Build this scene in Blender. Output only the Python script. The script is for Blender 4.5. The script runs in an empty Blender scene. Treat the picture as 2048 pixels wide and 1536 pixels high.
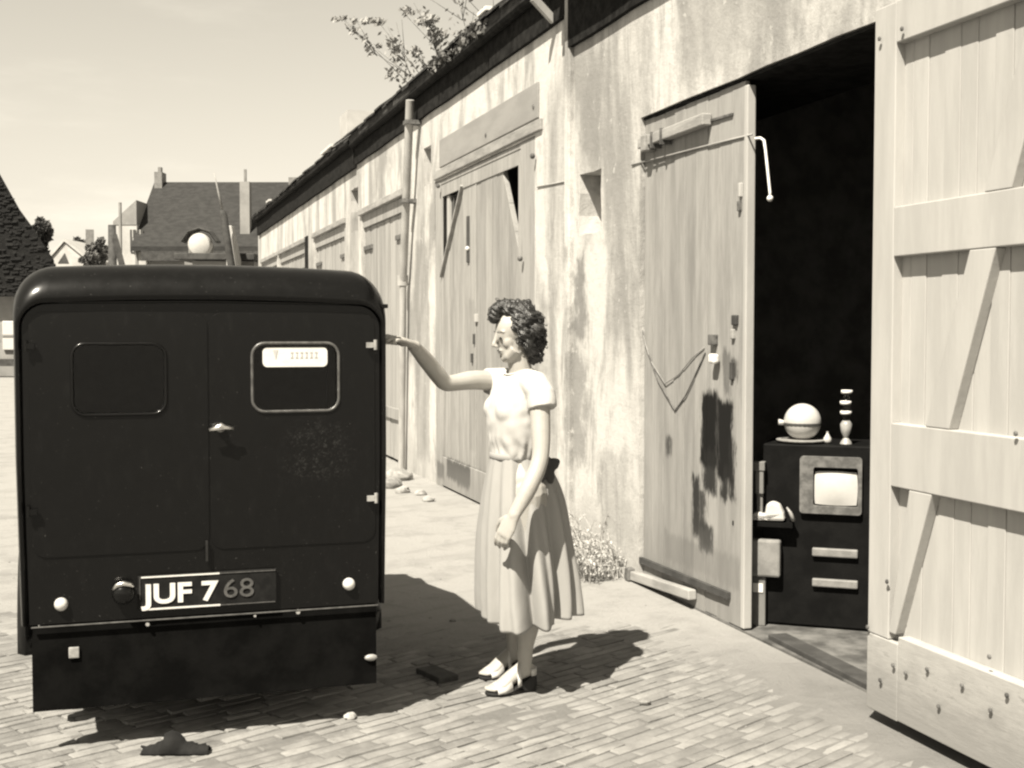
import bpy, bmesh, math, random
from mathutils import Vector, Matrix, Quaternion, noise
from mathutils.geometry import tessellate_polygon
random.seed(7)
scene = bpy.context.scene
COL = scene.collection
# ------------------------------------------------------------------ camera
FPX = 2500.0                     # focal length in photo pixels (2048 wide)
TH = math.radians(17.307); PITCH = math.radians(2.474); CAMH = 1.51
cam = bpy.data.cameras.new('camera'); camo = bpy.data.objects.new('camera', cam); COL.objects.link(camo)
camo.location = (0, 0, CAMH); camo.rotation_euler = (math.pi/2-PITCH, 0, -TH)
cam.sensor_width = 36.0; cam.lens = 36.0*FPX/2048; cam.clip_end = 2000; cam.clip_start = 0.05
scene.camera = camo
# ------------------------------------------------------------------ light
SUN_T = Vector((.424, .392, -.816)).normalized()          # direction the sunlight travels
elev = math.asin(-SUN_T.z); azim = math.atan2(-SUN_T.x, -SUN_T.y)   # compass direction of the sun from +Y
TINT = (1.0, .925, .775)
world = bpy.data.worlds.new('World'); scene.world = world; world.use_nodes = True
nt = world.node_tree; nt.nodes.clear()
sky = nt.nodes.new('ShaderNodeTexSky'); sky.sky_type = 'NISHITA'; sky.sun_disc = False
sky.sun_elevation = elev; sky.sun_rotation = azim; sky.dust_density = .2; sky.air_density = 2.3
bw = nt.nodes.new('ShaderNodeRGBToBW'); mulc = nt.nodes.new('ShaderNodeVectorMath'); mulc.operation = 'MULTIPLY'
mulc.inputs[1].default_value = TINT
bg = nt.nodes.new('ShaderNodeBackground'); bg.inputs['Strength'].default_value = .056
wo = nt.nodes.new('ShaderNodeOutputWorld')
nt.links.new(sky.outputs[0], bw.inputs[0]); nt.links.new(bw.outputs[0], mulc.inputs[0])
tc = nt.nodes.new('ShaderNodeTexCoord'); mp = nt.nodes.new('ShaderNodeMapping'); mp.inputs['Scale'].default_value = (1.6, 1.6, 7.0)
cn = nt.nodes.new('ShaderNodeTexNoise'); cn.inputs['Scale'].default_value = 2.2; cn.inputs['Detail'].default_value = 7; cn.inputs['Roughness'].default_value = .58
cr_ = nt.nodes.new('ShaderNodeMapRange'); cr_.interpolation_type = 'SMOOTHSTEP'; cr_.inputs[1].default_value = .5; cr_.inputs[2].default_value = .78; cr_.inputs[3].default_value = 1.0; cr_.inputs[4].default_value = 1.22
cs = nt.nodes.new('ShaderNodeVectorMath'); cs.operation = 'SCALE'                  # thin high wisps of cloud over the whole sky
nt.links.new(tc.outputs['Generated'], mp.inputs[0]); nt.links.new(mp.outputs[0], cn.inputs['Vector']); nt.links.new(cn.outputs['Fac'], cr_.inputs[0])
nt.links.new(mulc.outputs[0], cs.inputs[0]); nt.links.new(cr_.outputs[0], cs.inputs['Scale']); nt.links.new(cs.outputs[0], bg.inputs['Color']); nt.links.new(bg.outputs[0], wo.inputs[0])
sl = bpy.data.lights.new('sun', 'SUN'); sl.energy = 5.0; sl.angle = math.radians(.5); sl.color = (1.0, .93, .80)
so = bpy.data.objects.new('sun', sl); COL.objects.link(so)
so.rotation_euler = SUN_T.to_track_quat('-Z', 'Y').to_euler(); so.location = (-8, -8, 14)
vs = scene.view_settings; scene.display_settings.display_device = 'sRGB'
vs.view_transform = 'Standard'; vs.look = 'None'; vs.exposure = 1.3; vs.gamma = 1.0; vs.use_curve_mapping = False
scene.render.engine = 'CYCLES'; scene.cycles.filter_width = 2.3        # soft old lens
# ------------------------------------------------------------------ pixel helpers (photo pixels -> rays -> planes)
_F = Vector((math.sin(TH)*math.cos(PITCH), math.cos(TH)*math.cos(PITCH), -math.sin(PITCH)))
_R = Vector((math.cos(TH), -math.sin(TH), 0)); _U = _R.cross(_F)
CAM = Vector((0, 0, CAMH))
FH = Vector((math.sin(TH), math.cos(TH), 0))
def ray(x, y): return _F + (x-1024)/FPX*_R + (768-y)/FPX*_U
def onX(x, y, X=2.92): d = ray(x, y); return CAM + d*(X/d.x)
def onY(x, y, Y=4.71): d = ray(x, y); return CAM + d*(Y/d.y)
def onG(x, y, z=0.0): d = ray(x, y); return CAM + d*((z-CAMH)/d.z)
def onD(x, y, D): d = ray(x, y); return CAM + d*(D/d.dot(FH))
# ------------------------------------------------------------------ materials
def g(v, w=1.0):
    v = v*1.36 if v > .09 else v
    return (v, v*(1-.02*w), v*(1-.06*w), 1)
class NT:
    def __init__(s, name):
        s.m = bpy.data.materials.new(name); s.m.use_nodes = True; s.t = s.m.node_tree; s.t.nodes.clear()
        s.out = s.n('ShaderNodeOutputMaterial'); s.b = s.n('ShaderNodeBsdfPrincipled'); s.l(s.b.outputs[0], s.out.inputs[0])
        s.pos = s.n('ShaderNodeNewGeometry').outputs['Position']
    def n(s, k): return s.t.nodes.new(k)
    def l(s, a, b): s.t.links.new(a, b)
    def setv(s, sock, v):
        if hasattr(v, 'is_output'): s.l(v, sock)
        else: sock.default_value = v
    def math(s, op, a, b=0.5, clamp=False):
        n = s.n('ShaderNodeMath'); n.operation = op; n.use_clamp = clamp; s.setv(n.inputs[0], a); s.setv(n.inputs[1], b); return n.outputs[0]
    def mapping(s, scale=(1, 1, 1), rot=(0, 0, 0), loc=(0, 0, 0), vec=None):
        n = s.n('ShaderNodeMapping'); s.l(vec or s.pos, n.inputs[0]); n.inputs['Scale'].default_value = scale
        n.inputs['Rotation'].default_value = rot; n.inputs['Location'].default_value = loc; return n.outputs[0]
    def noise(s, vec, scale=5, detail=6, rough=.6, dist=0):
        n = s.n('ShaderNodeTexNoise'); s.l(vec, n.inputs['Vector']); n.inputs['Scale'].default_value = scale
        n.inputs['Detail'].default_value = detail; n.inputs['Roughness'].default_value = rough; n.inputs['Distortion'].default_value = dist
        return n.outputs['Fac']
    def remap(s, v, a, b, c=0.0, d=1.0, smooth=True):
        n = s.n('ShaderNodeMapRange'); n.interpolation_type = 'SMOOTHSTEP' if smooth else 'LINEAR'
        s.l(v, n.inputs['Value']); n.inputs['From Min'].default_value = a; n.inputs['From Max'].default_value = b
        n.inputs['To Min'].default_value = c; n.inputs['To Max'].default_value = d; return n.outputs[0]
    def mix(s, f, a, b):
        n = s.n('ShaderNodeMix'); n.data_type = 'RGBA'; s.setv(n.inputs['Factor'], f)
        s.setv(n.inputs['A'], a); s.setv(n.inputs['B'], b); return n.outputs['Result']
    def sep(s):
        n = s.n('ShaderNodeSeparateXYZ'); s.l(s.pos, n.inputs[0]); return n.outputs
    def aniso(s, ang, scale): return s.mapping(scale, vec=s.mapping((1, 1, 1), (0, 0, ang)))
    def box(s, axis, a0, a1, z0, z1, soft=.08, warp=None):
        """soft mask of a patch (axis 'Y' or 'X' by Z), edges broken by a noise"""
        xyz = s.sep(); a = xyz[{'X': 0, 'Y': 1}[axis]]; z = xyz[2]
        if warp is not None:
            a = s.math('ADD', a, warp); z = s.math('ADD', z, warp)
        m = s.remap(a, a0-soft, a0+soft); m = s.math('MULTIPLY', m, s.remap(a, a1-soft, a1+soft, 1, 0))
        m = s.math('MULTIPLY', m, s.remap(z, z0-soft, z0+soft)); return s.math('MULTIPLY', m, s.remap(z, z1-soft, z1+soft, 1, 0))
    def bump(s, h, strength=.3, dist=.01):
        n = s.n('ShaderNodeBump'); n.inputs['Strength'].default_value = strength; n.inputs['Distance'].default_value = dist
        s.l(h, n.inputs['Height']); s.l(n.outputs[0], s.b.inputs['Normal']); return n
    def fin(s, col, rough=.8, spec=.3, metal=0):
        s.setv(s.b.inputs['Base Color'], col); s.setv(s.b.inputs['Roughness'], rough); s.b.inputs['Specular IOR Level'].default_value = spec
        s.b.inputs['Metallic'].default_value = metal; return s.m
def mat(name, c1, c2=None, scale=6, stretch=(1, 1, 1), rough=.8, spec=.3, metal=0, bump=.25, bscale=70, bdist=.004, rand=0.0, lo=.35, hi=.65):
    t = NT(name); v = t.mapping(stretch)
    oi = None
    if rand > 0:
        oi = t.n('ShaderNodeObjectInfo').outputs['Random']
        add = t.n('ShaderNodeVectorMath'); add.operation = 'ADD'; t.l(v, add.inputs[0])
        sc = t.n('ShaderNodeVectorMath'); sc.operation = 'SCALE'; sc.inputs[0].default_value = (3.1, 7.7, 5.3); t.l(oi, sc.inputs['Scale'])
        t.l(sc.outputs[0], add.inputs[1]); v = add.outputs[0]
    f = t.remap(t.noise(v, scale, 7, .62), lo, hi)
    col = t.mix(f, g(c1) if not isinstance(c1, tuple) else c1, g(c2 if c2 is not None else c1) if not isinstance(c2, tuple) else c2)
    if rand > 0:
        k = t.remap(oi, 0, 1, 1-rand, 1+rand, False); hs = t.n('ShaderNodeVectorMath'); hs.operation = 'SCALE'
        t.l(col, hs.inputs[0]); t.l(k, hs.inputs['Scale']); col = hs.outputs[0]
    if bump > 0:
        t.bump(t.noise(t.mapping(stretch), bscale, 5, .65), bump, bdist)
    return t.fin(col, rough, spec, metal)
M = {}
# ------------------------------------------------------------------ mesh builder
class MB:
    def __init__(s): s.v = []; s.f = []
    def quad(s, *p): i = len(s.v); s.v += [Vector(q) for q in p]; s.f.append(tuple(range(i, i+len(p))))
    def box(s, a, b, mtx=None):
        x0, y0, z0 = a; x1, y1, z1 = b; i = len(s.v)
        x0, x1 = min(x0, x1), max(x0, x1); y0, y1 = min(y0, y1), max(y0, y1); z0, z1 = min(z0, z1), max(z0, z1)
        pts = [Vector(q) for q in ((x0, y0, z0), (x1, y0, z0), (x1, y1, z0), (x0, y1, z0), (x0, y0, z1), (x1, y0, z1), (x1, y1, z1), (x0, y1, z1))]
        s.v += [mtx @ q for q in pts] if mtx else pts
        s.f += [tuple(i+k for k in q) for q in ((0, 3, 2, 1), (4, 5, 6, 7), (0, 1, 5, 4), (1, 2, 6, 5), (2, 3, 7, 6), (3, 0, 4, 7))]; return s
    def beam(s, p, q, w, h, up=(0, 0, 1)):
        """box from p to q, w across, h along up"""
        p = Vector(p); q = Vector(q); d = q-p; L = d.length; d.normalize(); up = Vector(up); sx = d.cross(up).normalized(); uy = sx.cross(d)
        m = Matrix((sx, d, uy)).transposed().to_4x4(); m.translation = p
        return s.box((-w/2, 0, -h/2), (w/2, L, h/2), m)
    def prism(s, poly, fn, t0, t1):
        """polygon (a,b) extruded; fn(a,b,t) -> point"""
        n = len(poly); i = len(s.v)
        s.v += [Vector(fn(a, b, t0)) for a, b in poly] + [Vector(fn(a, b, t1)) for a, b in poly]
        s.f.append(tuple(range(i, i+n))[::-1]); s.f.append(tuple(range(i+n, i+2*n)))
        for k in range(n): s.f.append((i+k, i+(k+1) % n, i+n+(k+1) % n, i+n+k))
        return s
    def plate(s, outer, holes, fn, t0, t1):
        """flat plate with holes; loops of (a,b); fn(a,b,t) -> point"""
        loops = [outer]+list(holes); tri = tessellate_polygon([[Vector((a, b, 0)) for a, b in lp] for lp in loops])
        flat = [q for lp in loops for q in lp]; n = len(flat); i = len(s.v)
        s.v += [Vector(fn(a, b, t0)) for a, b in flat] + [Vector(fn(a, b, t1)) for a, b in flat]
        for t in tri: s.f.append((i+t[0], i+t[1], i+t[2])); s.f.append((i+n+t[2], i+n+t[1], i+n+t[0]))
        o = i
        for lp in loops:
            k = len(lp)
            for j in range(k): s.f.append((o+j, o+(j+1) % k, o+n+(j+1) % k, o+n+j))
            o += k
        return s
    def tube(s, pts, r, seg=10, cap=True, flat=None, frame=None):
        """loft of ellipses along pts; r list of radius or (ra, rb); frame = fixed side vector"""
        pts = [Vector(p) for p in pts]; n = len(pts)
        if not isinstance(r, (list, tuple)): r = [r]*n
        i = len(s.v); ref = Vector(frame) if frame is not None else None
        prev = None
        for k in range(n):
            d = (pts[min(k+1, n-1)]-pts[max(k-1, 0)]).normalized()
            if ref is not None: a = (ref-d*ref.dot(d)).normalized()
            else:
                if prev is None:
                    a = d.orthogonal().normalized()
                else: a = (prev-d*prev.dot(d)).normalized()
            prev = a; b = d.cross(a)
            ra, rb = r[k] if isinstance(r[k], (tuple, list)) else (r[k], r[k])
            for j in range(seg):
                t = 2*math.pi*j/seg; s.v.append(pts[k]+a*(math.cos(t)*ra)+b*(math.sin(t)*rb))
        for k in range(n-1):
            for j in range(seg):
                s.f.append((i+k*seg+j, i+k*seg+(j+1) % seg, i+(k+1)*seg+(j+1) % seg, i+(k+1)*seg+j))
        if cap:
            s.f.append(tuple(range(i, i+seg))[::-1]); s.f.append(tuple(range(i+(n-1)*seg, i+n*seg)))
        return s
    def ball(s, c, r, seg=14, rings=9, rot=None):
        c = Vector(c); r = r if isinstance(r, (tuple, list)) else (r, r, r); i = len(s.v); rot = rot or Matrix.Identity(3)
        s.v.append(c+rot@Vector((0, 0, r[2])))
        for k in range(1, rings):
            p = math.pi*k/rings
            for j in range(seg):
                t = 2*math.pi*j/seg; s.v.append(c+rot@Vector((r[0]*math.sin(p)*math.cos(t), r[1]*math.sin(p)*math.sin(t), r[2]*math.cos(p))))
        s.v.append(c-rot@Vector((0, 0, r[2]))); e = len(s.v)-1
        for j in range(seg): s.f.append((i, i+1+j, i+1+(j+1) % seg)); s.f.append((e, e-seg+(j+1) % seg, e-seg+j))
        for k in range(rings-2):
            for j in range(seg):
                a = i+1+k*seg+j; b = i+1+k*seg+(j+1) % seg; s.f.append((a, a+seg, b+seg, b))
        return s
    def lathe(s, c, prof, seg=18, axis=None):
        """profile [(r,h)] turned round axis (default +Z) at c"""
        c = Vector(c); q = Vector((0, 0, 1)).rotation_difference(Vector(axis)).to_matrix() if axis is not None else Matrix.Identity(3)
        i = len(s.v); n = len(prof)
        for r, h in prof:
            for j in range(seg):
                t = 2*math.pi*j/seg; s.v.append(c+q@Vector((r*math.cos(t), r*math.sin(t), h)))
        for k in range(n-1):
            for j in range(seg): s.f.append((i+k*seg+j, i+k*seg+(j+1) % seg, i+(k+1)*seg+(j+1) % seg, i+(k+1)*seg+j))
        s.f.append(tuple(range(i, i+seg))[::-1]); s.f.append(tuple(range(i+(n-1)*seg, i+n*seg))); return s
    def build(s, name, m, parent=None, smooth=False, bevel=0, kind=None, label=None, fixn=True, auto=None):
        me = bpy.data.meshes.new(name); me.from_pydata([tuple(q) for q in s.v], [], s.f); me.update()
        if fixn:
            bm = bmesh.new(); bm.from_mesh(me); bmesh.ops.recalc_face_normals(bm, faces=bm.faces); bm.to_mesh(me); bm.free()
        if smooth:
            me.polygons.foreach_set('use_smooth', [True]*len(me.polygons))
            if auto: me.set_sharp_from_angle(angle=math.radians(auto))
        o = bpy.data.objects.new(name, me); COL.objects.link(o)
        if m: me.materials.append(M[m] if isinstance(m, str) else m)
        if bevel: bv = o.modifiers.new('bevel', 'BEVEL'); bv.width = bevel; bv.segments = 2; bv.limit_method = 'ANGLE'
        if parent: par(o, parent)
        if kind: o['kind'] = kind
        if label: o['label'] = label
        return o
def par(o, p):
    o.parent = p; o.matrix_parent_inverse = world_of(p).inverted()
def world_of(p):
    m = p.matrix_basis.copy()
    if p.parent: m = world_of(p.parent) @ p.matrix_parent_inverse @ m
    return m
def empty(name, loc, label, cat, group=None):
    o = bpy.data.objects.new(name, None); COL.objects.link(o); o.location = loc; o.empty_display_size = .1
    return tag(o, label, cat, group)
def tag(o, label, cat, group=None):
    o['label'] = label; o['category'] = cat
    if group: o['group'] = group
    return o
def struct(o): o['kind'] = 'structure'; return o
def fX(a, b, t): return (t, a, b)          # plate in the Y-Z plane, thickness along X
def fY(a, b, t): return (a, t, b)          # plate in the X-Z plane, thickness along Y
def rect(a0, a1, b0, b1): return [(a0, b0), (a1, b0), (a1, b1), (a0, b1)]
def rrect(a0, a1, b0, b1, r, n=6):
    out = []
    for cx, cy, t0 in ((a1-r, b0+r, -90), (a1-r, b1-r, 0), (a0+r, b1-r, 90), (a0+r, b0+r, 180)):
        for k in range(n+1):
            t = math.radians(t0+90*k/n); out.append((cx+r*math.cos(t), cy+r*math.sin(t)))
    return out
# ------------------------------------------------------------------ material library
M['paint_black'] = None
def m_van():
    t = NT('van_black_paint')
    dust = t.remap(t.noise(t.mapping((6, 6, 2)), 5, 8, .7), .5, .85)
    sm = t.math('MULTIPLY', t.box('X', .66, .88, 1.02, 1.22, .05, t.math('MULTIPLY', t.noise(t.pos, 22, 5, .7), .14)), t.remap(t.noise(t.pos, 75, 4, .7, 1.2), .53, .62))
    sp = t.math('MULTIPLY', t.remap(t.noise(t.pos, 120, 2, .5), .715, .75), .5)
    f = t.math('ADD', t.math('MULTIPLY', dust, .05), t.math('ADD', t.math('MULTIPLY', sm, .2), sp), True)
    col = t.mix(f, g(.0035), g(.08))
    t.bump(t.noise(t.pos, 9, 3, .5), .06, .02)
    r = t.remap(t.noise(t.pos, 14, 6, .7), .3, .7, .30, .42)
    m = t.fin(col, r, .08); t.b.inputs['Coat Weight'].default_value = .4; t.b.inputs['Coat Roughness'].default_value = .18
    return m
M['van'] = m_van()
M['black'] = mat('dull_black', .006, .012, 20, rough=.75, spec=.15)
M['undershade'] = mat('undershade_black', .003, .006, 8, rough=.9, spec=.03)  # near black that stands for the shade under the van
M['rubber'] = mat('tyre_rubber', .008, .014, 30, rough=.9, spec=.15)
M['chrome'] = mat('dull_chrome', .45, .6, 40, rough=.3, metal=1, bump=.05)
M['trim'] = mat('grey_trim', .16, .24, 30, rough=.4, spec=.5, bump=.1)
M['rim'] = mat('window_rim_grey', .05, .09, 30, rough=.35, spec=.5, bump=.1)
M['rimdark'] = mat('window_rim_dark', .012, .022, 30, rough=.35, spec=.4, bump=.1)
M['plate_white'] = mat('plate_white', .42, .46, 40, rough=.6)
M['plate_grey'] = mat('plate_worn_grey', .055, .085, 60, rough=.6)
M['paper'] = mat('pale_paper', .42, .46, 20, rough=.7)
M['paper_ink'] = mat('faded_ink', .28, .31, 60, rough=.8)
def glass(name, c=.02, rough=.03, alpha=1.0):
    t = NT(name); t.b.inputs['Transmission Weight'].default_value = 1.0; t.b.inputs['IOR'].default_value = 1.3
    return t.fin(g(c), rough, .5)
M['glass'] = glass('window_glass', .8)
M['glassdark'] = mat('dark_window_glass', .012, .02, 8, rough=.08, spec=.5, bump=0)
M['glassclear'] = glass('clear_glass', .9, .02)

def m_wall():
    t = NT('old_lime_plaster')
    n1 = t.noise(t.mapping((1, 1, .35)), 1.6, 8, .62, .6)
    n2 = t.noise(t.mapping((1, 1.9, .38)), 2.6, 8, .66, .5)
    n3 = t.noise(t.pos, 9, 8, .7)
    base = t.mix(t.remap(n1, .42, .64), g(.365), g(.185))
    streak = t.remap(n2, .52, .70)
    base = t.mix(t.math('MULTIPLY', streak, .75), base, g(.15))
    base = t.mix(t.math('MULTIPLY', t.remap(n3, .52, .72), .40), base, g(.17))
    warp = t.math('MULTIPLY', t.math('SUBTRACT', t.noise(t.mapping((1, 1, .6)), 5, 6, .7), .5), .55)
    # patches where the lime has come away from the darker render, each a fixed place on the wall
    for (y0, y1, z0, z1, k, c) in ((7.75, 7.98, 1.42, 2.05, .85, .16), (7.72, 8.05, .62, 1.35, .75, .19), (7.25, 7.62, 2.6, 3.25, .6, .22),
                                   (7.60, 7.80, 2.65, 3.2, .55, .21), (5.2, 6.3, 2.86, 3.35, .55, .24), (6.95, 7.25, 2.45, 2.9, .5, .24),
                                   (6.95, 7.5, .25, .75, .5, .24), (7.05, 7.35, 1.5, 2.4, .4, .25), (8.1, 8.5, 2.4, 3.3, .3, .28),
                                   (12.15, 12.75, .2, 2.4, .6, .20), (16.0, 16.7, .2, 3.0, .4, .24), (8.3, 8.7, .2, 1.4, .35, .28)):
        msk = t.box('Y', y0, y1, z0, z1, .07, warp)
        base = t.mix(t.math('MULTIPLY', msk, k), base, g(c*.72))
    z = t.sep()[2]
    damp = t.math('MULTIPLY', t.remap(t.math('ADD', z, warp), .05, .6, 1, 0), .45)
    base = t.mix(damp, base, g(.19))
    fleck = t.remap(t.noise(t.pos, 15, 4, .6), .64, .70)
    base = t.mix(t.math('MULTIPLY', fleck, .5), base, g(.38))
    h = t.math('ADD', t.math('MULTIPLY', t.noise(t.pos, 7, 6, .65), 1.0), t.math('MULTIPLY', t.noise(t.pos, 60, 4, .7), .25))
    t.bump(h, .35, .03)
    return t.fin(base, .92, .15)
M['wall'] = m_wall()

def m_ground():
    t = NT('yard_dirt'); ang = math.radians(-26)
    big = t.noise(t.pos, .55, 5, .6, .4); med = t.noise(t.pos, 3.5, 8, .68, .3); fin = t.noise(t.pos, 42, 7, .75)
    tr = t.noise(t.aniso(ang, (.5, 2.2, 1)), 1.6, 6, .6, .4); xyz = t.sep()
    d = t.math('ADD', t.math('ADD', t.math('MULTIPLY', xyz[0], .45), xyz[1]), t.math('MULTIPLY', t.math('SUBTRACT', med, .5), 1.6))
    sand = t.remap(d, 5.4, 7.2)                     # paler trodden sand farther along the yard
    c = t.mix(sand, g(.105), g(.195))
    c = t.mix(t.math('MULTIPLY', t.remap(tr, .50, .66), .4), c, g(.13))
    c = t.mix(t.math('MULTIPLY', t.remap(med, .48, .66), .5), c, g(.125))
    c = t.mix(t.math('MULTIPLY', t.remap(big, .5, .68), .3), c, g(.21))
    c = t.mix(t.math('MULTIPLY', t.remap(fin, .54, .75), .35), c, g(.095))
    c = t.mix(t.math('MULTIPLY', t.remap(fin, .26, .40, 1, 0), .35), c, g(.23))
    h = t.math('ADD', t.math('MULTIPLY', fin, .45), t.math('ADD', t.math('MULTIPLY', med, .9), t.math('MULTIPLY', tr, 1.0)))
    t.bump(h, .7, .03)
    return t.fin(c, .95, .1)
M['ground'] = m_ground()
def m_sett():
    t = NT('worn_paving_brick'); oi = t.n('ShaderNodeObjectInfo').outputs['Random']
    at = t.n('ShaderNodeAttribute'); at.attribute_name = 'tone'; at.attribute_type = 'GEOMETRY'
    med = t.noise(t.pos, 6, 8, .7, .3); fin = t.noise(t.pos, 60, 6, .75); big = t.noise(t.pos, 1.1, 4, .6, .3)
    c = t.mix(t.remap(med, .34, .66), g(.175), g(.115))
    c = t.mix(t.math('MULTIPLY', t.remap(big, .48, .66), .5), c, g(.13))
    c = t.mix(t.math('MULTIPLY', t.remap(fin, .52, .72), .4), c, g(.10)); c = t.mix(t.math('MULTIPLY', t.remap(fin, .28, .42, 1, 0), .3), c, g(.26))
    k = t.remap(at.outputs['Fac'], 0, 1, .86, 1.12, False); hs = t.n('ShaderNodeVectorMath'); hs.operation = 'SCALE'; t.l(c, hs.inputs[0]); t.l(k, hs.inputs['Scale'])
    t.bump(t.math('ADD', t.math('MULTIPLY', fin, .4), med), .6, .012)
    return t.fin(hs.outputs[0], .92, .12)
M['sett'] = m_sett()
M['stone'] = mat('pale_stone', .22, .14, 18, rough=.9, bump=.5, rand=.3)
M['stonedark'] = mat('grey_brick', .04, .06, 18, rough=.9, bump=.5)

def m_leafold():
    """weathered grey door paint with black areas of bare tarred wood"""
    t = NT('weathered_door_paint')
    v = t.mapping((1, 2.2, .28)); n = t.noise(v, 5, 8, .68, .3); f2 = t.noise(t.mapping((1, 9, .5)), 7, 6, .7)
    oi = t.n('ShaderNodeObjectInfo').outputs['Random']
    c = t.mix(t.remap(n, .36, .66), g(.215), g(.16))
    c = t.mix(t.math('MULTIPLY', t.remap(f2, .55, .75), .35), c, g(.115))
    warp = t.math('MULTIPLY', t.math('SUBTRACT', t.noise(t.mapping((1, 2.4, .5)), 8, 7, .72), .5), .12)
    warp2 = t.math('MULTIPLY', t.math('SUBTRACT', t.noise(t.mapping((1, 2.4, .55)), 9, 8, .75), .5), .2)
    for (y0, y1, z0, z1, k, cc, w) in STAINS:
        m = t.box('Y', y0, y1, z0, z1, .022, warp if w else warp2)
        c = t.mix(t.math('MULTIPLY', m, k), c, g(cc))
    z = t.sep()[2]
    c = t.mix(t.math('MULTIPLY', t.remap(t.math('ADD', z, warp2), .1, .55, 1, 0), .5), c, g(.125))
    k = t.remap(oi, 0, 1, .9, 1.1, False); hs = t.n('ShaderNodeVectorMath'); hs.operation = 'SCALE'; t.l(c, hs.inputs[0]); t.l(k, hs.inputs['Scale'])
    t.bump(t.noise(t.mapping((1, 5, .5)), 26, 6, .7), .35, .006)
    return t.fin(hs.outputs[0], .9, .05)
def spx(x0, x1, y0, y1, k, c, w, X=2.944):
    a = onX(x1, (y0+y1)/2, X); b_ = onX(x0, (y0+y1)/2, X); xm = (x0+x1)/2
    return (a.y, b_.y, onX(xm, y1, X).z, onX(xm, y0, X).z, k, c, w)
STAINS = [spx(1402, 1436, 785, 935, 1, .012, 0), spx(1434, 1466, 800, 960, 1, .014, 0), spx(1408, 1432, 900, 985, .95, .018, 0), spx(1384, 1400, 950, 1070, .95, .022, 0), spx(1400, 1412, 985, 1060, .9, .025, 0),
          spx(1442, 1456, 930, 1005, .95, .02, 0), spx(1458, 1470, 880, 1000, .95, .02, 0), spx(1398, 1426, 1050, 1105, .95, .03, 0), spx(1448, 1460, 700, 790, .6, .05, 0),
          spx(1332, 1342, 872, 915, .85, .04, 0), spx(1330, 1480, 1090, 1150, .35, .09, 0), spx(1462, 1474, 720, 760, .9, .03, 0),
          spx(895, 942, 925, 965, .95, .03, 0, 2.93), spx(876, 890, 925, 958, .8, .05, 0, 2.93), spx(915, 940, 940, 975, .8, .05, 0, 2.93), spx(938, 950, 600, 900, .3, .1, 0, 2.93)]
M['doorold'] = m_leafold()
M['doorwhite'] = mat('white_door_paint', .275, .24, 4, (1, 3, .4), rough=.75, spec=.2, bump=.25, bscale=40, rand=.025)
def m_lowdoor():
    t = NT('worn_white_door_foot')
    n = t.noise(t.mapping((1, 1.2, 3)), 6, 8, .7); z = t.sep()[2]
    low = t.remap(t.math('ADD', z, t.math('MULTIPLY', t.math('SUBTRACT', n, .5), .5)), .06, .42, 1, 0)
    c = t.mix(t.math('MULTIPLY', low, .8), g(.25), g(.14)); c = t.mix(t.math('MULTIPLY', t.remap(n, .58, .7), .6), c, g(.10))
    t.bump(t.noise(t.mapping((1, .5, 4)), 14, 6, .7), .3, .006)
    return t.fin(c, .85, .2)
M['doorfoot'] = m_lowdoor()
M['doorfar'] = mat('far_door_paint', .225, .165, 3, (1, 3, .25), rough=.85, rand=.12)
M['timber'] = mat('weathered_timber', .225, .15, 7, (1, .4, 2), rough=.85, bump=.5, bscale=40, rand=.1)
M['timberdark'] = mat('dark_timber', .035, .06, 7, (1, 1, 1), rough=.85, bump=.5, bscale=40)
M['board'] = mat('grey_sign_board', .19, .16, 4, (1, .5, 2), rough=.8, bump=.3)
M['iron'] = mat('rusty_iron', .05, .10, 20, rough=.7, spec=.4, bump=.4)
M['ironpale'] = mat('pale_iron', .42, .5, 20, rough=.5, spec=.5, bump=.2)
M['pipe'] = mat('painted_pipe', .25, .18, 8, (1, 1, .3), rough=.6, bump=.2)
M['roof'] = mat('dark_slate_roof', .018, .045, 9, rough=.85, bump=.6, bscale=25, bdist=.02)
M['gutter'] = mat('gutter_shade_black', .010, .022, 14, rough=.95, spec=.04, bump=.5, bscale=30)  # gutter colour, also on the boards that stand for shade
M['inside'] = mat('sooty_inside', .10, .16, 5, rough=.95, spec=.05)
M['flash'] = mat('pale_flashing', .45, .35, 10, rough=.7)
M['cream'] = mat('cream_render', .32, .26, 2, rough=.9)
M['creamdark'] = mat('grey_render', .18, .14, 2, rough=.9)
M['tile'] = mat('clay_tile_roof', .022, .034, 4, (1, 1, 3), rough=.9, bump=.5, bscale=18, bdist=.03)
M['thatch'] = mat('dark_thatch', .005, .012, 3, (1, 1, 3.5), rough=.95, bump=.9, bscale=10, bdist=.06)
M['brickch'] = mat('chimney_brick', .15, .11, 8, rough=.9)
M['windowhole'] = mat('dark_window', .05, .07, 5, rough=.2, spec=.5, bump=0)
M['leafdark'] = mat('tree_foliage', .05, .09, 2.0, rough=.7, rand=.1, bump=0)
M['leafmid'] = mat('far_foliage', .07, .12, 2.0, rough=.8, bump=0)
M['leafpale'] = mat('pale_foliage', .15, .22, 3.0, rough=.7, bump=0)
M['weed'] = mat('dry_weed', .30, .24, 12, rough=.85, bump=0)
M['bark'] = mat('bark', .06, .11, 10, (1, 1, .3), rough=.95, bump=.8, bscale=20)
M['white'] = mat('white_enamel', .34, .31, 12, rough=.35, spec=.5, bump=.05)
M['whitecloth'] = mat('white_cloth', .36, .32, 12, rough=.9, bump=.3, bscale=200)
M['card'] = mat('grey_cardboard', .17, .11, 9, rough=.9)
M['greywood'] = mat('grey_painted_wood', .085, .12, 9, (1, 1, .4), rough=.7)
M['cabinet'] = mat('black_cabinet', .003, .006, 9, rough=.7, spec=.1)
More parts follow.
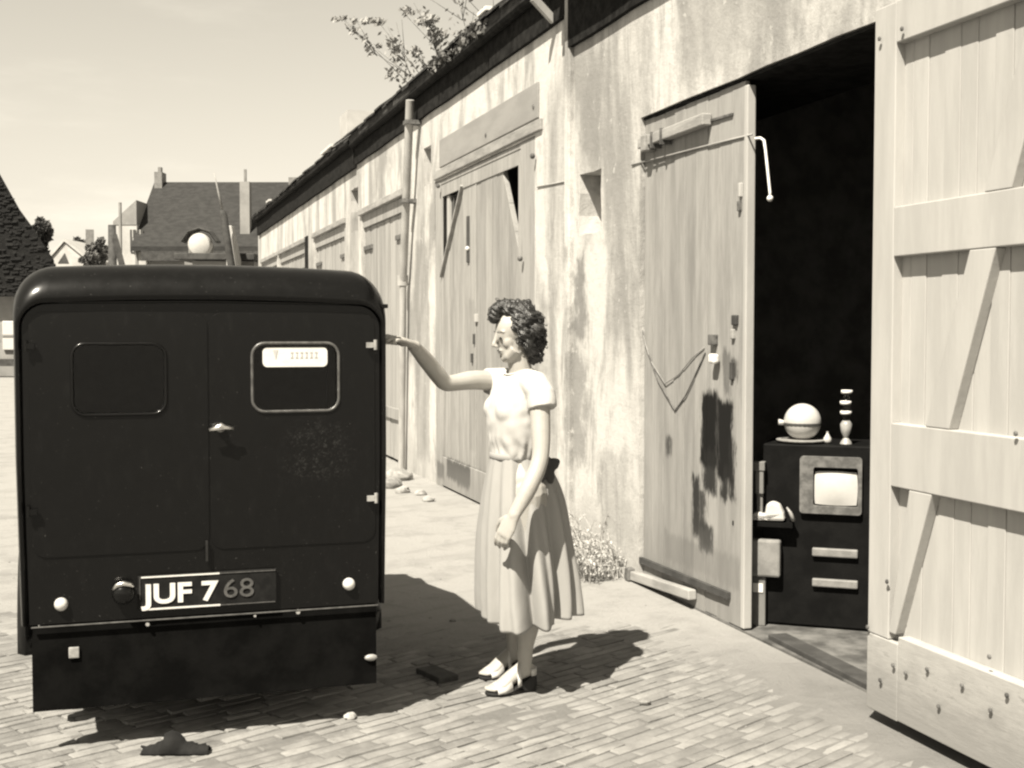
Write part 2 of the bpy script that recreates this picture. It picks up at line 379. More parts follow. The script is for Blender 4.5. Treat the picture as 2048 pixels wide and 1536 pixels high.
M['rag'] = mat('dark_rag', .006, .012, 20, rough=.95)
# person
def m_skin():
    t = NT('skin'); n = t.noise(t.pos, 30, 4, .5); c = t.mix(n, g(.265, 1.8), g(.225, 1.8))
    t.b.inputs['Subsurface Weight'].default_value = .08; t.b.inputs['Subsurface Radius'].default_value = (.012, .008, .006)
    t.b.inputs['Subsurface Scale'].default_value = .5
    return t.fin(c, .5, .35)
M['skin'] = m_skin()
M['lip'] = mat('lips', .14, .12, 30, rough=.4, bump=0)
M['eyedark'] = mat('eye_dark', .01, .02, 30, rough=.25, spec=.5, bump=0)
def m_hair():
    t = NT('dark_hair'); v = t.mapping((1, 1, .4)); n = t.noise(v, 130, 5, .6, 2.0)
    c = t.mix(n, g(.010), g(.032)); t.bump(n, .7, .004)
    m = t.fin(c, .32, .5); return m
M['hair'] = m_hair()
def m_cloth(name, a, b, bs):
    t = NT(name); n = t.noise(t.pos, 7, 5, .6); c = t.mix(n, g(a), g(b))
    t.bump(t.math('ADD', t.math('MULTIPLY', t.noise(t.mapping((1, 1, .5)), 14, 3, .5), 1.0), t.math('MULTIPLY', t.noise(t.pos, 300, 2, .5), .06)), bs, .012)
    t.b.inputs['Sheen Weight'].default_value = .05
    return t.fin(c, .9, .15)
M['blouse'] = m_cloth('white_blouse_cotton', .33, .31, .35)
M['skirt'] = m_cloth('pale_skirt_cotton', .215, .19, .25)
M['armshade'] = m_cloth('arm_shadow_cloth', .045, .06, .4)  # dark grey standing for the arm's shadow on the skirt
M['sole'] = mat('shoe_sole', .012, .02, 30, rough=.6)
M['strap'] = mat('white_sandal_leather', .34, .3, 40, rough=.5, spec=.4)
# ------------------------------------------------------------------ ground
CA, SA = math.cos(math.radians(26)), math.sin(math.radians(26))
def paved(x, y):
    """1 where the old brick paving shows, falling to 0 where sand covers it"""
    d = y+.42*x-7.1+.9*noise.noise(Vector((x*.8, y*.8, 2.2)))+.35*noise.noise(Vector((x*2.6, y*2.6, 7.2)))
    e = (2.80-x)/.25
    return max(0.0, min(1.0, -d/.7))*max(0, min(1, e))
def swell(x, y):
    f = max(0.0, 1-max(abs(x-.8)/7, abs(y-6)/9)); fw = min(1.0, max(0.0, (2.8-x)/.5))
    return noise.noise(Vector((x*.9, y*.9, .3)))*.012*min(1, f*2.5)*fw
def ground_h(x, y):
    f = max(0.0, 1-max(abs(x-.8)/7, abs(y-6)/9)); fw = min(1.0, max(0.0, (2.8-x)/.5))
    if f <= 0: return 0.0
    r = noise.noise(Vector((x*2.3, y*2.3, 4)))*.005+noise.noise(Vector((x*7, y*7, 5)))*.003
    return swell(x, y)+(r-.0065*paved(x, y))*min(1, f*2.5)*fw
def make_ground():
    xs = [-600, -200, -80, -40, -20, -10, -6]+[-4+.045*i for i in range(160)]+[3.3, 4, 6, 10, 20, 40, 80, 200, 600]
    ys = [-200, -60, -20, -6, 0, 2]+[3+.045*i for i in range(140)]+[9.4+.12*i for i in range(30)]+[13.2, 14, 15, 17, 20, 25, 32, 40, 55, 80, 120, 200, 400, 900]
    nx = len(xs); v = []; f = []
    for y in ys:
        for x in xs: v.append((x, y, ground_h(x, y)))
    for j in range(len(ys)-1):
        for i in range(nx-1): f.append((j*nx+i, j*nx+i+1, (j+1)*nx+i+1, (j+1)*nx+i))
    b = MB(); b.v = [Vector(q) for q in v]; b.f = f
    return struct(b.build('ground', 'ground', smooth=True, fixn=False))
GR = make_ground()
def setts():
    rnd = random.Random(77); L, W, G = .21, .057, .007; items = []
    for rw in range(-90, 130):
        v = rw*W; off = rnd.uniform(0, L); u = -4+off
        while u < 8:
            l = L*rnd.uniform(.72, 1.2); uc = u+l/2; x = uc*CA-v*SA; y = uc*SA+v*CA; u += l
            if not (-2.2 < x < 2.82 and 3.25 < y < 7.6): continue
            pv = paved(x, y)
            if rnd.random() > pv*1.5: continue
            items.append((y+.3*abs(x-.6), x, y, l-G, W-G*rnd.uniform(.8, 1.5), pv))
    items.sort()
    def shape(b, x, y, l, w, pv, tones):
        z = swell(x, y)+rnd.uniform(-.0045, .002)-.009*(1-pv); a = math.radians(26)+rnd.uniform(-.045, .045); m = Matrix.Translation((x, y, z)) @ Matrix.Rotation(a, 4, 'Z') @ Matrix.Rotation(rnd.uniform(-.02, .02), 4, 'X') @ Matrix.Rotation(rnd.uniform(-.014, .014), 4, 'Y')
        i = len(b.v); e = rnd.uniform(.006, .012); j = lambda: rnd.uniform(-.004, .004)
        for (ins, zz) in ((0, -.03), (.001, -.0035), (e, 0.0)):
            for sx, sy in ((-1, -1), (1, -1), (1, 1), (-1, 1)): b.v.append(m @ Vector((sx*(l/2-ins)+j(), sy*(w/2-ins*.8)+j(), zz+(j()*.4 if zz == 0 else 0))))
        for k in range(2):
            for q in range(4): b.f.append((i+k*4+q, i+k*4+(q+1) % 4, i+k*4+4+(q+1) % 4, i+k*4+4+q))
        b.f.append((i+8, i+9, i+10, i+11)); tn = rnd.random(); tones += [tn]*12
    def fin(b, tones, kind=None):
        o = b.build('paving_brick', 'sett', GR, smooth=True, auto=38, fixn=False, kind=kind)
        at = o.data.attributes.new('tone', 'FLOAT', 'POINT'); at.data.foreach_set('value', tones)
    vis = [it for it in items if -1.3 < (it[1]-.3*it[2]) < 1.6 and 4.05 < it[2]]; rest = [it for it in items if it not in vis]
    for it in vis[:300]:
        b = MB(); t_ = []; shape(b, *it[1:], t_); fin(b, t_)
    b = MB(); t_ = []
    for it in vis[300:]+rest: shape(b, *it[1:], t_)
    fin(b, t_, 'stuff')
setts()
def pebbles():
    b = MB(); rnd = random.Random(3)
    for k in range(90):
        y = rnd.uniform(3.6, 9); x = rnd.uniform(-1.5, 2.75)
        s = rnd.uniform(.003, .008)*(1.6 if rnd.random() < .1 else 1); z = ground_h(x, y)
        i = len(b.v); b.ball((x, y, z+s*.25), (s*rnd.uniform(.8, 1.6), s*rnd.uniform(.8, 1.5), s*.7), 6, 4)
        for q in range(i, len(b.v)): b.v[q] += Vector((rnd.uniform(-1, 1), rnd.uniform(-1, 1), rnd.uniform(-1, 1)))*s*.2
    o = b.build('pebbles', 'stone', smooth=False, kind='stuff'); o['label'] = 'small pale pebbles strewn over the dirt yard'; o['category'] = 'pebbles'
pebbles()
# ------------------------------------------------------------------ long garage building
WX = 2.92; WT = .36
gar = empty('garage_building', (WX, 15, 0), 'long low plastered garage range with plank double doors and dark slate eaves', 'building')
OPEN = [(4.43, 6.83, 2.755), (8.80, 11.90, 2.94), (13.34, 15.77, 2.96), (17.07, 19.87, 2.96), (21.01, 24.48, 2.96), (24.89, 27.65, 2.96)]
SLIT = [(7.46, 7.86, 2.14, 2.54), (12.04, 12.36, 2.95, 3.33), (16.02, 16.55, 2.8, 3.36)]
def jit(poly, a=.012, step=.25, seed=1):
    """roughen the edge of an opening a little"""
    rnd = random.Random(seed); out = []
    for i, p in enumerate(poly):
        q = poly[(i+1) % len(poly)]; L = math.dist(p, q); n = max(1, int(L/step))
        for k in range(n):
            t = k/n; e = a if 0 < k else a*.4
            out.append((p[0]+(q[0]-p[0])*t+rnd.uniform(-e, e), p[1]+(q[1]-p[1])*t+rnd.uniform(-e, e)))
    return out
b = MB(); holes = [jit(rect(a, c, -.08, z), .006, .3, i) for i, (a, c, z) in enumerate(OPEN)] + [jit(rect(*s), .012, .12, 40+i) for i, s in enumerate(SLIT)]
b.plate(rect(-3.0, 28.2, -.3, 3.99), holes, fX, WX, WX+WT)
wall = b.build('wall', 'wall', gar)
# thicker plaster pier edges round the near bay, uneven by hand
def pier(y0, y1, z0, z1, t, seed):
    rnd = random.Random(seed); n = 26; b = MB(); pts0 = []; pts1 = []
    for k in range(n+1):
        z = z0+(z1-z0)*k/n; pts0.append((y0+rnd.uniform(-.008, .008), z)); pts1.append((y1+rnd.uniform(-.008, .008), z))
    b.prism(pts0+pts1[::-1], fX, WX-t, WX+.02); return b.build('pier', 'wall', gar, bevel=.012)
pier(7.98, 8.075, -.1, 3.86, .035, 4)
# back and inside
b = MB(); b.box((9.0, -3, -.2), (9.3, 28.2, 4.0)); b.build('back_wall', 'cream', gar)
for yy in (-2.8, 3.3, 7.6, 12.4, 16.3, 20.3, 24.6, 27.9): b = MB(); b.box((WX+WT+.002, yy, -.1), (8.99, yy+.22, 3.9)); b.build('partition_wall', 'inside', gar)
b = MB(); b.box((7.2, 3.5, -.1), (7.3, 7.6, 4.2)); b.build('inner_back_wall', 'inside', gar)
for yy in (-3.02, 28.205):
    b = MB(); b.prism([(2.9, 3.98), (6.05, 6.45), (9.2, 3.98)], fY, yy, yy+.2); b.box((WX+.003, yy, -.2), (9.28, yy+.2, 3.98)); b.build('gable_wall', 'cream', gar)
# roof: two slopes with an eave course of slates
roof = MB()
tanp = math.tan(math.radians(38)); RX = 6.05; RZ = 4.0+(RX-2.80)*tanp
def slope(y0, y1, ex):
    z = 4.0-(2.80-ex)*tanp*.25
    roof.prism([(ex, z), (RX, RZ), (RX, RZ-.12), (ex, z-.09)], lambda a, c, t: (a, t, c), y0, y1)
slope(-3.2, 8.02, 2.70); slope(8.02, 28.5, 2.82)
roof.prism([(9.4, 4.0), (RX, RZ), (RX, RZ-.12), (9.4, 3.91)], lambda a, c, t: (a, t, c), -3.2, 28.5)
rf = roof.build('roof', 'roof', gar)
rnd = random.Random(11); y = 2.2
while y < 28.3:
    w = rnd.uniform(.24, .34); ex = (2.655 if y < 7.9 else 2.785)+rnd.uniform(-.02, .02)
    lift = rnd.uniform(-.008, .02)+(.03 if 15.9 < y < 16.6 else 0)
    z = 4.0-.02+lift; b = MB(); y1 = min(y+w-.006, 28.4)
    b.prism([(ex, z), (ex+.34, z+.34*tanp*.93), (ex+.34, z+.34*tanp*.93+.022), (ex, z+.022)], lambda a, c, t: (a, t, c), y, y1)
    b.build('slate', 'roof', rf); y += w
# gutter, and dark boards standing in for the eave's shadow on the wall
def gutter(y0, y1, x, z, name='gutter'):
    b = MB(); n = max(4, int((y1-y0)/.8)); rnd = random.Random(int(y0*10))
    pts = [(x+rnd.uniform(-.006, .006), y0+(y1-y0)*k/n, z+rnd.uniform(-.012, .012)) for k in range(n+1)]
    b.tube(pts, [(.05, .045)]*(n+1), 10); return b.build(name, 'gutter', rf)
def eave_shade_board(y0, y1, z0, z1, x):
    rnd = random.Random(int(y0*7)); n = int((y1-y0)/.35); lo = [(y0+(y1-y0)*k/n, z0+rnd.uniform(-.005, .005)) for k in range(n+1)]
    b = MB(); b.prism(lo+[(y1, z1), (y0, z1)], fX, x, WX+.01); b.build('eave_shade_board', 'gutter', rf)
eave_shade_board(2.0, 8.0, 3.405, 3.93, 2.885); eave_shade_board(8.06, 16.08, 3.635, 3.95, 2.885); eave_shade_board(16.1, 28.19, 3.60, 3.98, 2.875)
gutter(-3.1, 7.98, 2.715, 3.885); gutter(8.06, 16.05, 2.85, 3.89); gutter(16.12, 28.3, 2.845, 3.925)
for (yy, L) in ((17.3, .9), (24.9, .5), (9.6, .25)):
    b = MB(); b.box((2.77, yy, 4.035), (2.83, yy+L, 4.07)); b.build('flashing', 'flash', rf, bevel=.004)
b = MB(); b.beam((2.74, 8.30, 3.80), (2.90, 8.32, 3.66), .04, .05); b.build('gutter_bracket', 'pipe', rf)
b = MB(); p0 = onX(820, 200, 2.80); p1 = onX(806, 560, 2.84); p2 = onX(803, 940, 2.86)
b.tube([p0, p0+(p1-p0)*.5, p1], .042, 12); b.tube([p1+Vector((0, .02, .05)), p1+Vector((0, .02, -.06))], .058, 12); b.tube([p1, p2], .036, 12)
dp = b.build('downpipe', 'pipe', gar, smooth=True, auto=40)
for t in (.12, .55):
    q = p0+(p1-p0)*t; b = MB(); b.box((q.x-.05, q.y-.065, q.z-.02), (WX+.01, q.y+.065, q.z+.02)); b.build('pipe_bracket', 'iron', dp)
# chimney pot block behind the roof edge
b = MB(); c = onX(715, 262, 5.7); b.box((c.x-.35, c.y-.55, RZ-.6), (c.x+.35, c.y+.55, c.z+.42)); b.build('chimney', 'cream', rf)
# ------------------------------------------------------------------ doors
def planks(parent, x0, x1, ya, yb, z0, z1, w, m, seed, gap=.005, dz=.006, name='plank'):
    rnd = random.Random(seed); n = max(1, round((yb-ya)/w)); w = (yb-ya)/n
    for k in range(n):
        e = rnd.uniform(-.0025, .0025); b = MB()
        b.box((x0+e, ya+k*w+gap/2, z0+rnd.uniform(-dz, dz)), (x1, ya+(k+1)*w-gap/2, z1+rnd.uniform(-dz, dz)*.5))
        b.build(name, m, parent, bevel=.002)
def boardmesh(parent, x0, x1, ya, yb, z0, z1, w, m, seed):
    rnd = random.Random(seed); n = round((yb-ya)/w); w = (yb-ya)/n; b = MB()
    for k in range(n): b.box((x0+rnd.uniform(-.004, .004), ya+k*w+.006, z0), (x1, ya+(k+1)*w-.006, z1))
    b.box((x0+.02, ya, z0), (x1-.002, yb, z1)); return b.build('planking', m, parent, kind='stuff')
def strap(parent, p, q, w, t, m='timber', name='hinge'):
    b = MB(); b.beam(p, q, t, w); return b.build(name, m, parent, bevel=.006)
# --- near bay, closed left leaf
dl = empty('door', (WX, 6.8, 0), 'x', 'x'); 
for k in ('label', 'category'): del dl[k]
dl['label'] = 'closed grey plank leaf with flaking black patches'; par(dl, gar)
planks(dl, 2.944, 2.966, 5.582, 6.82, .015, 2.735, .14, 'doorold', 21, gap=.002)
b = MB(); b.box((2.967, 5.84, .25), (3.0, 6.78, .45)); b.build('ledge', 'timber', dl)
b = MB(); b.box((2.934, 5.545, .02), (2.982, 5.580, 2.71)); b.build('edge_stile', 'doorwhite', dl, bevel=.006, label='edge of the closed leaf, painted pale as if sunlit')  # paler paint stands for sunlight on the leaf's end face
h1 = strap(dl, onX(1283, 288, 2.915), onX(1414, 238, 2.915), .062, .055); b = MB()
q = onX(1290, 283, 2.88); b.box((2.87, q.y-.015, q.z-.055), (2.95, q.y+.05, q.z+.04)); b.build('hinge_block', 'timber', h1, bevel=.008)
for xx in (1303, 1322): q = onX(xx, 280-(xx-1303)*.4, 2.885); b = MB(); b.box((2.878, q.y-.008, q.z-.045), (2.95, q.y+.008, q.z+.045)); b.build('hinge_strap', 'iron', h1)
h2 = strap(dl, onX(1258, 1148, 2.915), onX(1385, 1190, 2.915), .055, .05); b = MB(); q = onX(1258, 1148, 2.89)
b.box((2.875, q.y-.02, q.z-.04), (2.95, q.y+.04, q.z+.035)); b.build('hinge_block', 'iron', h2, bevel=.006)
b = MB(); b.beam(onX(1272, 1116, 2.932), onX(1458, 1192, 2.932), .022, .035); b.build('shadow_strip', 'timberdark', dl)  # dark strip laid where a shadow line crosses the leaf
b = MB(); b.beam(onX(1308, 268, 2.938), onX(1405, 236, 2.938), .01, .012); b.build('hinge_rod', 'iron', dl)
b = MB(); b.beam(onX(1418, 242, 2.938), onX(1466, 228, 2.938), .01, .012); b.build('hinge_rod', 'iron', dl)
# padlock, latch, lock plates
pl = onX(1425, 690, 2.93); b = MB(); b.box((2.915, pl.y-.032, pl.z-.0), (2.95, pl.y+.028, pl.z+.055)); lk = b.build('hasp', 'iron', dl, bevel=.004)
b = MB(); q = onX(1426, 716, 2.91); b.box((2.895, q.y-.034, q.z-.03), (2.93, q.y+.034, q.z+.022)); b.build('padlock', 'ironpale', lk, bevel=.012)
for (px, py, ww, hh, mm) in ((1470, 640, .05, .05, 'timberdark'), (1464, 742, .025, .09, 'timberdark'), (1479, 412, .025, .05, 'iron'), (1466, 668, .03, .05, 'timber'), (1481, 380, .02, .07, 'doorwhite')):
    q = onX(px, py, 2.935); b = MB(); b.box((2.925, q.y-ww/2, q.z-hh/2), (2.95, q.y+ww/2, q.z+hh/2)); b.build('lock_plate', mm, dl, bevel=.004)
# cord hanging on the leaf
pp = [(1277, 560), (1278, 620), (1290, 690), (1315, 760), (1350, 821), (1372, 790), (1395, 740), (1410, 705)]
b = MB(); b.tube([onX(x, y, 2.937) for x, y in pp], .004, 6); b.build('cord', 'iron', dl, smooth=True)
pp = [(1284, 660), (1300, 720), (1330, 768), (1358, 748), (1385, 715), (1408, 695)]
b = MB(); b.tube([onX(x, y, 2.937) for x, y in pp], .003, 6); b.build('cord', 'timber', dl, smooth=True)
# --- near bay, white leaf folded right back against the wall
dr = empty('door', (WX, 4.3, 0), 'x', 'x')
for k in ('label', 'category'): del dr[k]
dr['label'] = 'white braced leaf folded back against the wall'; par(dr, gar)
Y0, Y1, Z0, Z1 = 2.80, 4.165, .05, 2.72; XF = 2.74; XB = 2.782
planks(dr, XB, XB+.024, Y0+.01, Y1-.01, .12, 2.69, .088, 'doorwhite', 22, gap=.0016)
def rail(name, y0, y1, z0, z1, m='doorwhite', xf=XF): b = MB(); b.box((xf, y0, z0), (XB+.002, y1, z1)); return b.build(name, m, dr, bevel=.004)
rail('stile', 4.03, 4.166, .345, 2.72); rail('stile', 2.80, 2.94, .3, 2.72)
rail('rail', 2.942, 4.028, 2.568, 2.722, xf=XF-.001); rail('rail', 2.942, 4.028, 1.782, 1.966, xf=XF-.001); rail('rail', 2.942, 4.028, .926, 1.163, xf=XF-.001)
rail('bottom_rail', 2.80, 3.962, .055, .372, 'doorfoot', XF-.004); rail('bottom_rail', 3.968, 4.167, .05, .343, 'doorfoot', XF-.002)
def brace(yz, x): b = MB(); b.prism(yz, fX, x, XB+.001); b.build('brace', 'doorwhite', dr, bevel=.004)
def bx(z, off=0): return 3.782+(z-.92)*(3.457-3.782)/(1.785-.92)+off    # right edge line of the diagonal
for z0, z1 in ((.373, .925), (1.164, 1.781), (1.967, 2.567)):
    brace([(bx(z0), z0), (bx(z1), z1), (min(bx(z1)+.133, 4.029), z1), (min(bx(z0)+.133, 4.029), z0)], XF)
rnd = random.Random(5)
for (px, py) in ((1739, 1254), (1764, 1360), (1858, 1338), (1928, 1370), (1881, 1412), (1985, 1420), (1983, 1313), (2018, 1390), (1815, 1345), (1790, 1330), (1763, 78), (1808, 58), (2036, 867), (1778, 1163)):
    q = onX(px, py, XF-.005); b = MB(); b.lathe((XF-.012, q.y, q.z), [(.009, 0), (.009, .004), (.005, .007)], 8, (-1, 0, 0)); b.build('nail', 'iron', dr)
# hook stay hanging in the opening
b = MB(); b.tube([Vector((2.965, 5.56, onX(1508, 276, 2.96).z)), onX(1521, 276, 3.0), onX(1528, 281, 3.0), onX(1531, 300, 3.0), onX(1540, 385, 3.0), onX(1540, 396, 3.0)], .007, 8); q = onX(1540, 397, 3.0)
b.ball(q, .016, 10, 7); b.build('door_stay', 'ironpale', gar, smooth=True)
# dark plate under the near bay's lintel, standing for the shade there
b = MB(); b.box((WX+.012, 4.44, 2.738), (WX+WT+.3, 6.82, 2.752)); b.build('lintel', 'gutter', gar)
# sunken oil-dark floor inside the near bay
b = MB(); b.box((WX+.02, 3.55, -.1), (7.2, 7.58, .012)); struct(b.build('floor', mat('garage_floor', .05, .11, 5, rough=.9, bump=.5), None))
b = MB(); b.beam((2.99, 4.45, .02), (3.02, 5.36, .02), .10, .035); b.build('sill', 'timberdark', gar, bevel=.005)
# --- second bay: closed pair with board over
def bay2():
    ya, yb, zt = OPEN[1]; xf = WX+.014; ym = onX(952, 500, xf).y; yn = onX(1043, 420, xf).y; yf = onX(884, 420, xf).y
    b = MB(); b.box((WX-.014, 8.70, 3.055), (WX+.005, 11.66, 3.315)); bo = b.build('sign_board', 'board', gar, bevel=.004)
    for (px, py) in ((1063, 213), (968, 270)): q = onX(px, py, WX-.03); m_ = MB(); m_.lathe((WX-.016, q.y, q.z), [(.02, 0), (.014, .006)], 8, (-1, 0, 0)); m_.build('bolt', 'iron', bo)
    b = MB(); b.box((WX-.022, 8.62, 2.955), (WX+.10, 11.86, 3.04)); b.build('lintel', 'timber', gar, bevel=.008)
    b = MB(); b.box((xf-.012, 8.815, -.05), (xf+.06, yn-.012, 2.935)); b.box((xf-.012, yf+.02, -.05), (xf+.06, 11.87, 2.935)); b.box((xf-.010, yn-.010, 2.892), (xf+.05, yf+.018, 2.935)); b.build('door_frame', 'doorold', gar, bevel=.006)
    for nm, y0, y1 in (('near', yn, ym-.006), ('far', ym+.006, yf)):
        d = empty('door', (xf, (y0+y1)/2, 0), 'x', 'x'); del d['label']; del d['category']; par(d, gar)
        # triangular light in the head of each leaf, the boards run up to a slanting brace
        n = round((y1-y0)/.155); w = (y1-y0)/n; rr = random.Random(31 if nm == 'near' else 32)
        def topz(y):
            if nm == 'near':
                t = (y-y0)/.50; return 2.04+.74*max(0, t) if 0 <= t <= 1 else 2.885
            t = (y1-y)/.80
            return 2.06+.72*max(0, t) if 0 <= t <= 1 else 2.885
        for k in range(n):
            a = y0+k*w+.002; c = y0+(k+1)*w-.002; za, zc = topz(a), topz(c)
            if abs(za-zc) > .5 or min(za, zc) > 2.7: za = zc = 2.885
            b = MB(); b.prism([(a, .30), (c, .30), (c, zc), (a, za)], fX, xf+rr.uniform(-.003, .003), xf+.04); b.build('plank', 'doorold', d, bevel=.003)
        s0 = y0 if nm == 'near' else y1-.05
        b = MB(); b.box((xf-.010, s0, .30), (xf+.003, s0+.05, 2.885)); b.box((xf-.010, y0+.052 if nm == 'near' else y0, 2.775), (xf+.003, y1 if nm == 'near' else y1-.052, 2.885)); b.build('head_rail', 'doorold', d, bevel=.003)
        b = MB(); b.box((xf-.012, y0, .02), (xf+.03, y1, .297)); b.build('kick_board', 'doorold', d, bevel=.004)
        if nm == 'far':
            b = MB(); b.beam((xf-.015, y1-.02, 2.02), (xf-.015, y1-.80, 2.80), .02, .035, (1, 0, 0)); b.build('brace', 'timber', d)
            b = MB(); b.prism([(y1-.055, 2.15), (y1-.055, 2.77), (y1-.72, 2.77)], fX, xf+.03, xf+.036); b.build('pane', 'glassdark', d)
            b = MB(); b.box((xf+.006, y1-.26, 2.3), (xf+.028, y1-.17, 2.77)); b.build('glazing_bar', 'doorwhite', d)
        else:
            pass
    q0 = onX(938, 432, xf); q1 = onX(938, 525, xf); b = MB(); b.box((xf-.018, q0.y-.03, q1.z), (xf+.01, q0.y+.03, q0.z)); pb = b.build('lock_bar', 'timberdark', gar, bevel=.005)
    q = onX(935, 497, xf-.02); m_ = MB(); m_.ball(q, .02, 8, 6); m_.build('knob', 'ironpale', pb)
    for (px, py) in ((1065, 312), (1040, 517), (876, 372)): q = onX(px, py, xf-.045); m_ = MB(); m_.ball(q, .022, 8, 6); m_.build('bolt', 'iron', gar)
    for (px, py, ww, hh, mm) in ((952, 636, .06, .07, 'doorwhite'), (948, 678, .03, .09, 'timberdark'), (944, 716, .04, .08, 'timberdark')):
        q = onX(px, py, xf-.01); m_ = MB(); m_.box((xf-.02, q.y-ww/2, q.z-hh/2), (xf+.01, q.y+ww/2, q.z+hh/2)); m_.build('lock_plate', mm, gar, bevel=.004)
bay2()
# --- farther bays
for i, (ya, yb, zt) in enumerate(OPEN[2:]):
    xf = WX+.045; ym = (ya+yb)/2
    b = MB(); b.box((WX-.035, ya-.12, zt+.0), (WX+.03, yb+.1, zt+.075)); b.build('lintel', 'timber', gar, bevel=.006)
    b = MB(); b.box((xf-.03, ya+.006, zt-.16), (xf+.05, yb-.006, zt-.006)); b.build('head_rail', 'doorfar', gar)
    for y0, y1 in ((ya+.008, ym-.008), (ym+.008, yb-.008)):
        if i == 3 and y0 < ym: continue
        d = empty('door', (xf, (y0+y1)/2, 0), 'x', 'x'); del d['label']; del d['category']; par(d, gar)
        boardmesh(d, xf, xf+.045, y0, y1, .04, zt-.166, .15, 'doorfar', 50+i)
        s = y0 if y0 < ym else y1-.5
        b = MB(); b.beam((xf-.012, s, zt-.42), (xf-.012, s+.5, zt-.42), .03, .05); b.build('hinge', 'iron', d)
        if i == 0: b = MB(); b.box((xf-.03, y0, .5), (xf, y1, .62)); b.build('ledge', 'doorfar', d)
for (px, pz) in ((613, 3.0),):
    pass
b = MB(); b.box((WX-.01, 20.55, .2), (WX+.004, 20.92, 3.05)); b.build('dark_board', 'gutter', gar)
# thin wire laid on the wall in place of a cable's shadow
pts = [onX(1490, 268, 2.90), onX(1380, 296, 2.90), onX(1260, 330, 2.905), onX(1200, 350, 2.905), onX(1130, 362, 2.905), onX(1072, 374, 2.905)]
for ra in (pts[:3], pts[4:]):
    b = MB(); b.tube([Vector((2.938 if p.y < 6.8 else 2.915, p.y, p.z)) for p in ra], .005, 6); b.build('cable_shadow_wire', 'timber', gar, smooth=True)
# ------------------------------------------------------------------ the black van
VY = 4.71; VL, VR = -.352, .952; VC = (VL+VR)/2; HW = (VR-VL)/2; VB = .46
van = empty('delivery_van', (VC, 6.2, 0), 'small old black delivery van seen from behind with rounded roof and twin rear windows', 'van')
def vsec(y, top, hw, r, z0, n=8, crown=.014):
    """half cross-section ring of the body at y: bottom right, up, over the crowned roof, down"""
    out = [(VC+hw*.985, z0), (VC+hw, (z0+top)/2)]
    for k in range(n+1):
        t = math.radians(90*k/n); out.append((VC+hw-r+r*math.cos(t), top-r+r*math.sin(t)-crown*0))
    for k in range(1, 8):
        s = k/8; x = (hw-r)*(1-2*s); out.append((VC+x, top+crown*(1-(1-2*s)**2)))
    for k in range(n+1):
        t = math.radians(90+90*k/n); out.append((VC-hw+r+r*math.cos(t), top-r+r*math.sin(t)))
    out += [(VC-hw, (z0+top)/2), (VC-hw*.985, z0)]
    return [Vector((x, y, z)) for x, z in out]
def loft(secs):
    b = MB(); n = len(secs[0])
    for s in secs: b.v += s
    for k in range(len(secs)-1):
        for j in range(n-1): b.f.append((k*n+j, k*n+j+1, (k+1)*n+j+1, (k+1)*n+j))
    return b
ZS = 1.605; ZT = 1.722
secs = []
for k in range(9):
    t = math.radians(90*k/8); secs.append(vsec(VY+.16*(1-math.cos(t)), ZS+(ZT-ZS)*math.sin(t), HW-.012*(1-math.sin(t)), .085+.04*math.sin(t), VB))
for y, top, hw in ((5.4, 1.72, HW), (6.10, 1.70, HW), (6.22, 1.66, HW-.01), (6.5, 1.62, HW-.05), (6.78, 1.57, HW-.08)): secs.append(vsec(y, top, hw, .125, VB))
body = loft(secs)
bo = body.build('body', 'van', van, smooth=True, auto=50)
sol = bo.modifiers.new('thick', 'SOLIDIFY'); sol.thickness = .02; sol.offset = 1
